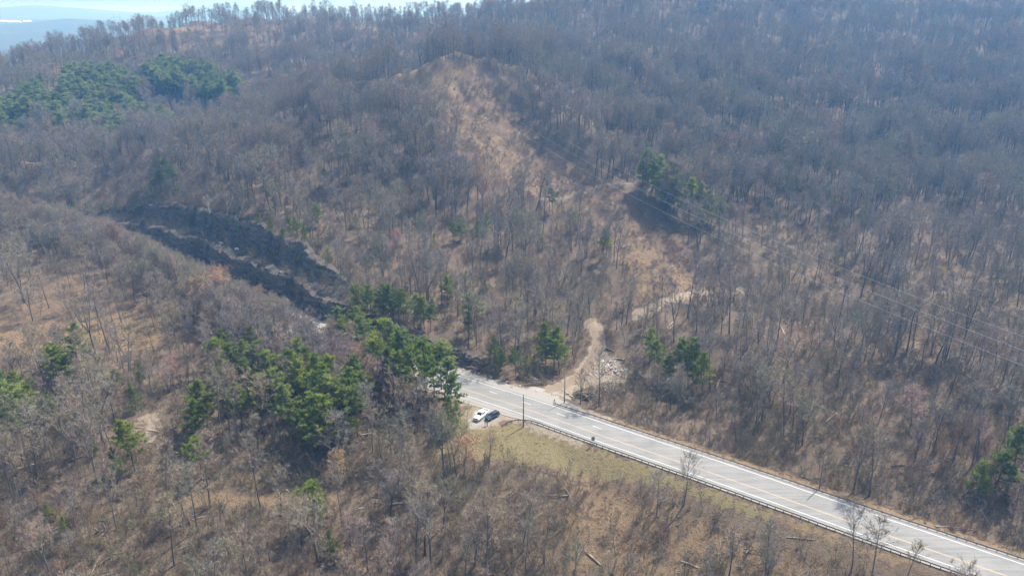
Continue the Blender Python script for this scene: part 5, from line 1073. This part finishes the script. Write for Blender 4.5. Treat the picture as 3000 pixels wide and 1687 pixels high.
# ------------------------------------------------------------------ people
M['skin'] = simple('skin', (.52, .34, .25), .6); M['hair'] = simple('dark hair', (.03, .022, .016), .7)
M['dark_top'] = simple('dark navy jacket', (.022, .022, .035), .85); M['pale_trousers'] = simple('pale trousers', (.68, .68, .70), .85); M['black_cloth'] = simple('black trousers', (.02, .02, .024), .85)
M['grey_shirt'] = simple('dark grey shirt', (.05, .05, .065), .85)
def person(x, y, rz, h, top, legs, arm, label):
    root = obj('person', None, None, (x, y, hz(x, y) + .01), (0, 0, rz), (h / 1.75,) * 3)
    def skin(name, verts, edges, radii, rootv, mat):
        me = bpy.data.meshes.new(name); me.from_pydata(verts, edges, []); o = obj(name, me, root); me.materials.append(mat)
        md = o.modifiers.new('skin', 'SKIN'); md.use_smooth_shade = True
        for i, r in enumerate(radii): me.skin_vertices[0].data[i].radius = r if isinstance(r, tuple) else (r, r)
        me.skin_vertices[0].data[rootv].use_root = True
        o.modifiers.new('round', 'SUBSURF').levels = 1; o.modifiers['round'].render_levels = 1
        return o
    a = arm
    V = [(0, 0, .95), (0, 0, 1.15), (0, 0, 1.36), (0, 0, 1.47), (0, -.01, 1.53), (0, -.015, 1.62), (0, -.01, 1.71)]
    E_ = [(i, i + 1) for i in range(6)]; Rr = [(.155, .11), (.14, .10), (.165, .105), .07, .058, (.078, .095), (.06, .075)]
    for s in (-1, 1):
        b = len(V); V += [(s * .19, 0, 1.40), (s * .25, .03, 1.14), (s * (.25 - a * .06), -.06 - a * .14, .92 + a * .12), (s * (.23 - a * .1), -.10 - a * .18, .84 + a * .14)]
        E_ += [(2, b), (b, b + 1), (b + 1, b + 2), (b + 2, b + 3)]; Rr += [.062, .048, .036, .038]
        for q in range(5):   # fingers and thumb
            f = (q - 1.5) * .018 if q else -.045
            c = len(V); base = V[b + 3]; V += [(base[0] + s * f * .4, base[1] + f, base[2] - .055), (base[0] + s * f * .4, base[1] + f - .012, base[2] - (.095 if q else .07))]
            E_ += [(b + 3, c), (c, c + 1)]; Rr += [.010, .008]
    for s in (-1, 1):
        b = len(V); V += [(s * .095, 0, .88), (s * .11, -.015, .49), (s * .12, .02, .09), (s * .13, -.13, .03)]
        E_ += [(0, b), (b, b + 1), (b + 1, b + 2), (b + 2, b + 3)]; Rr += [.088, .06, .045, .038]
    skin('body', V, E_, Rr, 0, M['skin'])
    V = [(0, 0, .90), (0, 0, 1.15), (0, 0, 1.37), (0, 0, 1.455)]; E2 = [(0, 1), (1, 2), (2, 3)]; R2 = [(.175, .125), (.155, .115), (.18, .12), .08]
    for s in (-1, 1):
        b = len(V); V += [(s * .19, 0, 1.40), (s * .25, .03, 1.14), (s * (.25 - a * .05), -.05 - a * .12, .95 + a * .12)]; E2 += [(2, b), (b, b + 1), (b + 1, b + 2)]; R2 += [.075, .06, .048]
    skin('jacket', V, E2, R2, 0, top)
    V = [(0, 0, .97), (0, 0, .90)]; E3 = [(0, 1)]; R3 = [(.165, .12), (.17, .13)]
    for s in (-1, 1):
        b = len(V); V += [(s * .095, 0, .82), (s * .11, -.015, .49), (s * .12, .02, .10)]; E3 += [(1, b), (b, b + 1), (b + 1, b + 2)]; R3 += [.10, .078, .062]
    skin('trousers', V, E3, R3, 0, legs)
    for s in (-1, 1):
        mb = MB(); mb.loft([[Vector((s * .125 + .045 * math.cos(t) * w_, y_ , .035 + .04 * math.sin(t) * w_)) for t in [k * math.pi / 4 for k in range(8)]] for y_, w_ in ((.06, .7), (.0, 1), (-.12, 1), (-.19, .6))]); mb.build('shoe', M['trim'], root)
    bm = bmesh.new(); bmesh.ops.create_uvsphere(bm, u_segments=12, v_segments=8, radius=.105)
    for v in bm.verts: v.co = Vector((v.co.x * .88, v.co.y * 1.02 + .012, v.co.z * .9 + 1.685)); 
    bmesh.ops.delete(bm, geom=[v for v in bm.verts if v.co.z < 1.60 or (v.co.y < -.05 and v.co.z < 1.70)], context='VERTS')
    me = bpy.data.meshes.new('hair'); bm.to_mesh(me); bm.free(); me.materials.append(M['hair']); obj('hair', me, root)
    mb = MB()
    mb.box((0, -.115, 1.655), (.025, .03, .04)); mb.box((-.032, -.10, 1.675), (.022, .012, .012)); mb.box((.032, -.10, 1.675), (.022, .012, .012)); mb.box((0, -.105, 1.605), (.045, .012, .01))
    mb.box((-.083, 0, 1.655), (.015, .03, .05)); mb.box((.083, 0, 1.655), (.015, .03, .05)); mb.build('face', M['skin'], root)
    return tag(root, label, 'person')
person(-7.55, 185.5, math.radians(70), 1.80, M['dark_top'], M['pale_trousers'], .4, 'person in a dark jacket and pale trousers standing before the dark wagon')
person(-6.95, 185.35, math.radians(-60), 1.74, M['grey_shirt'], M['black_cloth'], .9, 'person all in dark clothes facing the one in pale trousers')

# ------------------------------------------------------------------ fallen logs
M['log'] = simple('weathered log', (.30, .255, .20), .9, var=.3, scale=2); M['log_pale'] = simple('bleached log', (.52, .45, .34), .9, var=.2, scale=2); M['log_dark'] = simple('dark log', (.07, .06, .055), .9, var=.3, scale=2)
LGL = ['long pale fallen log in the lower left wood', 'short pale cut log in the bottom thicket', 'dark fallen log on the slope right of the road', 'big dark leaning trunk near the right end of the road', 'bleached pole lying by the curved track, left one', 'bleached pole lying by the curved track, right one', 'pale broken stem standing aslant right of the track', 'fallen pole below the near guardrail', 'thin fallen trunk beyond the far guardrail at right', 'short pale log at the edge of the left dirt patch', 'pale log across the left dirt patch', 'brown fallen trunk on the straw slope', 'brown log at the top of the debris pile', 'pale short log on the right wooded slope', 'dark log above the debris pile', 'log beside the bright young pine', 'short log in the middle of the bottom thicket', 'pale fallen stem among the pines', 'thin fallen stem below the far right guardrail']
for q, ((ax, ay), (bx_, by_), r) in enumerate(LOG):
    za, zb = hz(ax, ay) + r * .7, hz(bx_, by_) + r * .7
    if q == 3: zb += 3.5
    if q == 6: zb += 1.5; 
    mid = ((ax + bx_) / 2, (ay + by_) / 2, (za + zb) / 2 + (.15 if q != 3 else .3))
    mb = MB(); mb.tube([(ax, ay, za), mid, (bx_, by_, zb)], [r, r * .85, r * .6], 7)
    for st in range(2):
        t = .3 + .3 * st; p = Vector((ax, ay, za)).lerp(Vector((bx_, by_, zb)), t); mb.tube([p, p + Vector((R.uniform(-.5, .5), R.uniform(-.5, .5), .6))], [r * .4, r * .15], 5)
    tag(mb.build('fallen_log', M['log_dark'] if q in (2, 3, 14) else (M['log'] if q in (8, 11, 12, 15, 18) else M['log_pale'])), LGL[q], 'log')

# ------------------------------------------------------------------ debris heap and brush pile by the drive
M['board'] = simple('broken pale boards', (.44, .41, .37), .8, var=.35, scale=1.5); M['sheet'] = simple('bleached sheeting', (.58, .58, .57), .7, var=.15); M['rust'] = simple('reddish rubble', (.34, .21, .16), .9, var=.3); M['slate'] = simple('grey scrap', (.22, .24, .27), .7, var=.3)
root = obj('debris_pile', None, None, (33.0, 220.6, hz(33.0, 220.6))); O = Vector(root.location)
DR = random.Random(4)
def pile_box(name, x, y, sz, mat, lift):
    mb = MB(); rot3 = Matrix.Rotation(DR.uniform(0, 6.28), 3, 'Z') @ Matrix.Rotation(DR.uniform(-.5, .5), 3, 'X') @ Matrix.Rotation(DR.uniform(-.4, .4), 3, 'Y')
    mb.box((0, 0, 0), sz, rot3, taper=DR.uniform(.75, 1)); mb.build(name, mat, root, loc=Vector((x, y, hz(x, y) + lift)) - O)
for q in range(84):
    a = DR.gauss(0, 1); x, y = 32.5 + DR.gauss(0, 3.0), 220.6 + DR.gauss(0, 2.5); lift = max(.1, .8 - .22 * math.hypot(x - 33, y - 220.3)) * DR.uniform(.3, 1)
    t = DR.random()
    if t < .45: pile_box('board', x, y, (DR.uniform(.8, 2.4), DR.uniform(.12, .3), .05), M['board'], lift)
    elif t < .65: pile_box('sheet', x, y, (DR.uniform(.6, 1.5), DR.uniform(.5, 1.0), .04), M['sheet'], lift)
    elif t < .85: pile_box('rubble', x, y, (DR.uniform(.3, .7), DR.uniform(.3, .6), DR.uniform(.2, .4)), M['rust'], lift)
    else: pile_box('scrap', x, y, (DR.uniform(.6, 1.3), DR.uniform(.4, .9), .15), M['slate'], lift)
tag(root, 'scattered heap of pale boards and rubble at the bend of the dirt drive', 'debris')
def brush_pile(x0, y0, n, spread, label, mat, big):
    root = obj('brush_pile', None, None, (x0, y0, hz(x0, y0))); O = Vector(root.location)
    for q in range(n):
        x, y = x0 + DR.gauss(0, spread), y0 + DR.gauss(0, spread * .6); a = DR.uniform(0, 3.14); L = DR.uniform(1.5, 4.5); e = DR.uniform(-.2, .5); z = hz(x, y) + DR.uniform(.1, 1.3) * math.exp(-((x - x0) ** 2 + (y - y0) ** 2) / (2 * spread * spread))
        p = Vector((x, y, z)) - O; d = Vector((math.cos(a) * math.cos(e), math.sin(a) * math.cos(e), math.sin(e))) * L / 2
        r = DR.uniform(.06, .2) * big
        mb = MB(); mb.tube([p - d, p + Vector((0, 0, .15)), p + d], [r, r * .85, r * .5], 6); mb.build('limb', mat if DR.random() < .7 else M['log'], root)
    return tag(root, label, 'brush pile')
brush_pile(23.2, 205.2, 34, 2.3, 'dark pile of logs and stumps behind the end of the far guardrail', M['log_dark'], 1.2)
brush_pile(31.5, 210.0, 26, 2.2, 'tangle of grey cut branches below the debris heap', M['log'], .8)
brush_pile(5.5, 213.5, 14, 1.3, 'dark fallen limbs at the foot of the bank left of the drive', M['log_dark'], .7)

# loose stones on the rock bench and at the roadside
M['stone'] = simple('pale stone', (.46, .44, .41), .9, var=.2, scale=2)
def stone(x, y, z, r, label, group):
    bm = bmesh.new(); bmesh.ops.create_icosphere(bm, subdivisions=2, radius=r)
    for v in bm.verts: v.co *= 1 + DR.uniform(-.22, .22); v.co.z *= .65
    me = bpy.data.meshes.new('boulder'); bm.to_mesh(me); bm.free(); me.materials.append(M['stone'])
    return tag(obj('boulder', me, None, (x, y, z), (0, 0, DR.uniform(0, 6))), label, 'boulder', group)
for q in range(9):
    i = int(np.argmin(np.abs(RLX - (-148 + q * 1.7 + DR.uniform(-.5, .5))))); o = 15.5 + DR.uniform(-1.5, 2.5); x, y = RL[i, 0] + RN[i, 0] * o, RL[i, 1] + RN[i, 1] * o
    stone(x, y, hz(x, y) + .25, DR.uniform(.4, 1.0), 'pale boulder lying on the bench between the two rock walls', 'boulders on the rock bench')
for q in range(6):
    i = int(np.argmin(np.abs(RLX - (-22 + q * 5 + DR.uniform(-1, 1))))); o = 9.3 + DR.uniform(0, .8); x, y = RL[i, 0] + RN[i, 0] * o, RL[i, 1] + RN[i, 1] * o
    stone(x, y, hz(x, y) + .12, DR.uniform(.25, .5), 'pale stone at the foot of the far roadside bank', 'stones along the far shoulder')

# ------------------------------------------------------------------ power line
M['steel'] = simple('galvanised lattice', (.27, .29, .31), .6, .4, .1); M['wire'] = simple('aluminium conductor', (.55, .56, .57), .5, .3, .05)
def pylon(x, y, z, h, rz, label, wide=9.0):
    root = obj('pylon', None, None, (x, y, z), (0, 0, rz)); b = 2.6; wz = h * .62
    for sx in (-1, 1):
        for sy in (-1, 1):
            mb = MB(); mb.tube([(sx * b, sy * b, -1), (sx * .55, sy * .55, wz)], .11, 4); mb.tube([(sx * .55, sy * .55, wz), (sx * wide * .42, sy * .5, h * .93)], .10, 4); mb.build('leg', M['steel'], root)
    mb = MB()
    for q in range(7):
        z0, z1 = wz * q / 7, wz * (q + 1) / 7; w0, w1 = b + (.55 - b) * q / 7, b + (.55 - b) * (q + 1) / 7
        for s in (-1, 1):
            mb.tube([(-w0, s * w0, z0), (w1, s * w1, z1)], .05, 3); mb.tube([(w0, s * w0, z0), (-w1, s * w1, z1)], .05, 3); mb.tube([(s * w0, -w0, z0), (s * w1, w1, z1)], .05, 3)
    mb.build('bracing', M['steel'], root)
    mb = MB()
    for sy in (-.5, .5): mb.tube([(-wide, 0, h * .94), (-wide * .5, sy, h * .955), (wide * .5, sy, h * .955), (wide, 0, h * .94)], .10, 4); mb.tube([(-wide * .45, sy, h * .9), (wide * .45, sy, h * .9)], .07, 3)
    mb.tube([(-wide * .42, 0, h * .93), (-wide * .5, 0, h)], .09, 4); mb.tube([(wide * .42, 0, h * .93), (wide * .5, 0, h)], .09, 4); mb.build('cross_arm', M['steel'], root)
    for a in (-wide * .95, 0, wide * .95):
        mb = MB(); mb.tube([(a, 0, h * .945), (a, 0, h * .945 - 2.2)], .12, 6); mb.build('insulator', M['wire'], root)
    return tag(root, label, 'pylon')
LA, LB = np.array([-140., 712.]), np.array([150., 112.])
ld = LB - LA; lrz = math.atan2(ld[1], ld[0]) + math.pi / 2; ln_ = np.array([-ld[1], ld[0]]) / np.linalg.norm(ld)
ZA, ZB = 139.0, 33.0
pylon(LA[0], LA[1], hz(*LA), ZA + 2.2 + .055 * 40 - hz(*LA), lrz, 'lattice pylon among the trees on the far ridge')
pylon(LB[0], LB[1], hz(*LB), (ZB + 2.2 - hz(*LB)) / .945, lrz, 'lattice pylon standing beyond the right end of the road')
for o, lb in ((-8.5, 'left'), (0.0, 'middle'), (8.5, 'right')):
    pts = []
    for k in range(81):
        t = k / 80; p = LA + ld * t + ln_ * o; pts.append((p[0], p[1], ZA + (ZB - ZA) * t - 4 * 32 * t * (1 - t)))
    mb = MB(); mb.tube(pts, .028, 4); tag(mb.build('power_line', M['wire']), '%s of the three thin wires slanting down across the hillside' % lb, 'wire')
for (x, y, z0, h, lb) in ((-448., 905., 74., 37., 'left lattice pylon on the skyline behind the far cleared hilltop'), (-420., 912., 76., 35., 'right lattice pylon on the skyline beside the far cleared hilltop')):
    pylon(x, y, min(z0, hz(x, y)), h + z0 - min(z0, hz(x, y)), .35, lb, 6.5)

# ------------------------------------------------------------------ far valley buildings
M['house_wall'] = simple('white siding', (.78, .78, .76), .7, var=.05); M['house_roof'] = simple('pale metal roof', (.62, .64, .66), .5, var=.1)
def house(x, y, L, W, h, rz, label):
    root = obj('house', None, None, (x, y, hz(x, y) - .5), (0, 0, rz))
    mb = MB(); mb.box((0, 0, h / 2), (L, W, h)); mb.build('wall', M['house_wall'], root)
    mb = MB(); a, b = L / 2 + .4, W / 2 + .5
    mb.loft([[Vector((sx, -b, h + .01)), Vector((sx, b, h + .01)), Vector((sx, 0, h + W * .32))] for sx in (-a, a)]); mb.build('roof', M['house_roof'], root)
    for q in (-.3, 0, .3):
        mb = MB(); mb.box((q * L, -W / 2 - .02, h * .55), (1.2, .06, 1.4)); mb.build('window', M['glass'], root)
    return tag(root, label, 'building')
house(-1010, 1700, 26, 14, 6, .3, 'small white house in the hazy valley at the far left')
for q, (x, y, L) in enumerate(((-2960, 4600, 90), (-2850, 4560, 70), (-2760, 4540, 40))):
    house(x, y, L, 24, 7, .1, ['long white shed at the left end of the hazy valley row', 'white shed in the middle of the hazy valley row', 'short white shed at the right end of the hazy valley row'][q])

# ------------------------------------------------------------------ the air
hx, hy0, hy1 = max(-xs[0], xs[-1]) + 300, ys[0] - 300, ys[-1] + 300; hb, ht = float(GZ.min()) - 1, float(max(GZ.max() + 30, 150))
mb = MB(); mb.box((0, (hy0 + hy1) / 2, (hb + ht) / 2), (2 * hx, hy1 - hy0, ht - hb))
m = bpy.data.materials.new('haze air'); m.use_nodes = True; nt = m.node_tree; nt.nodes.clear()
pv = nt.nodes.new('ShaderNodeVolumePrincipled'); pv.inputs['Color'].default_value = (.20, .50, 1.0, 1); pv.inputs['Absorption Color'].default_value = (1, 1, 1, 1); pv.inputs['Density'].default_value = HAZE_DENSITY; pv.inputs['Anisotropy'].default_value = 0.35
om = nt.nodes.new('ShaderNodeOutputMaterial'); nt.links.new(pv.outputs[0], om.inputs['Volume'])
hzo = mb.build('haze', m); hzo['kind'] = 'stuff'; hzo['label'] = 'pale blue haze filling the valley air'
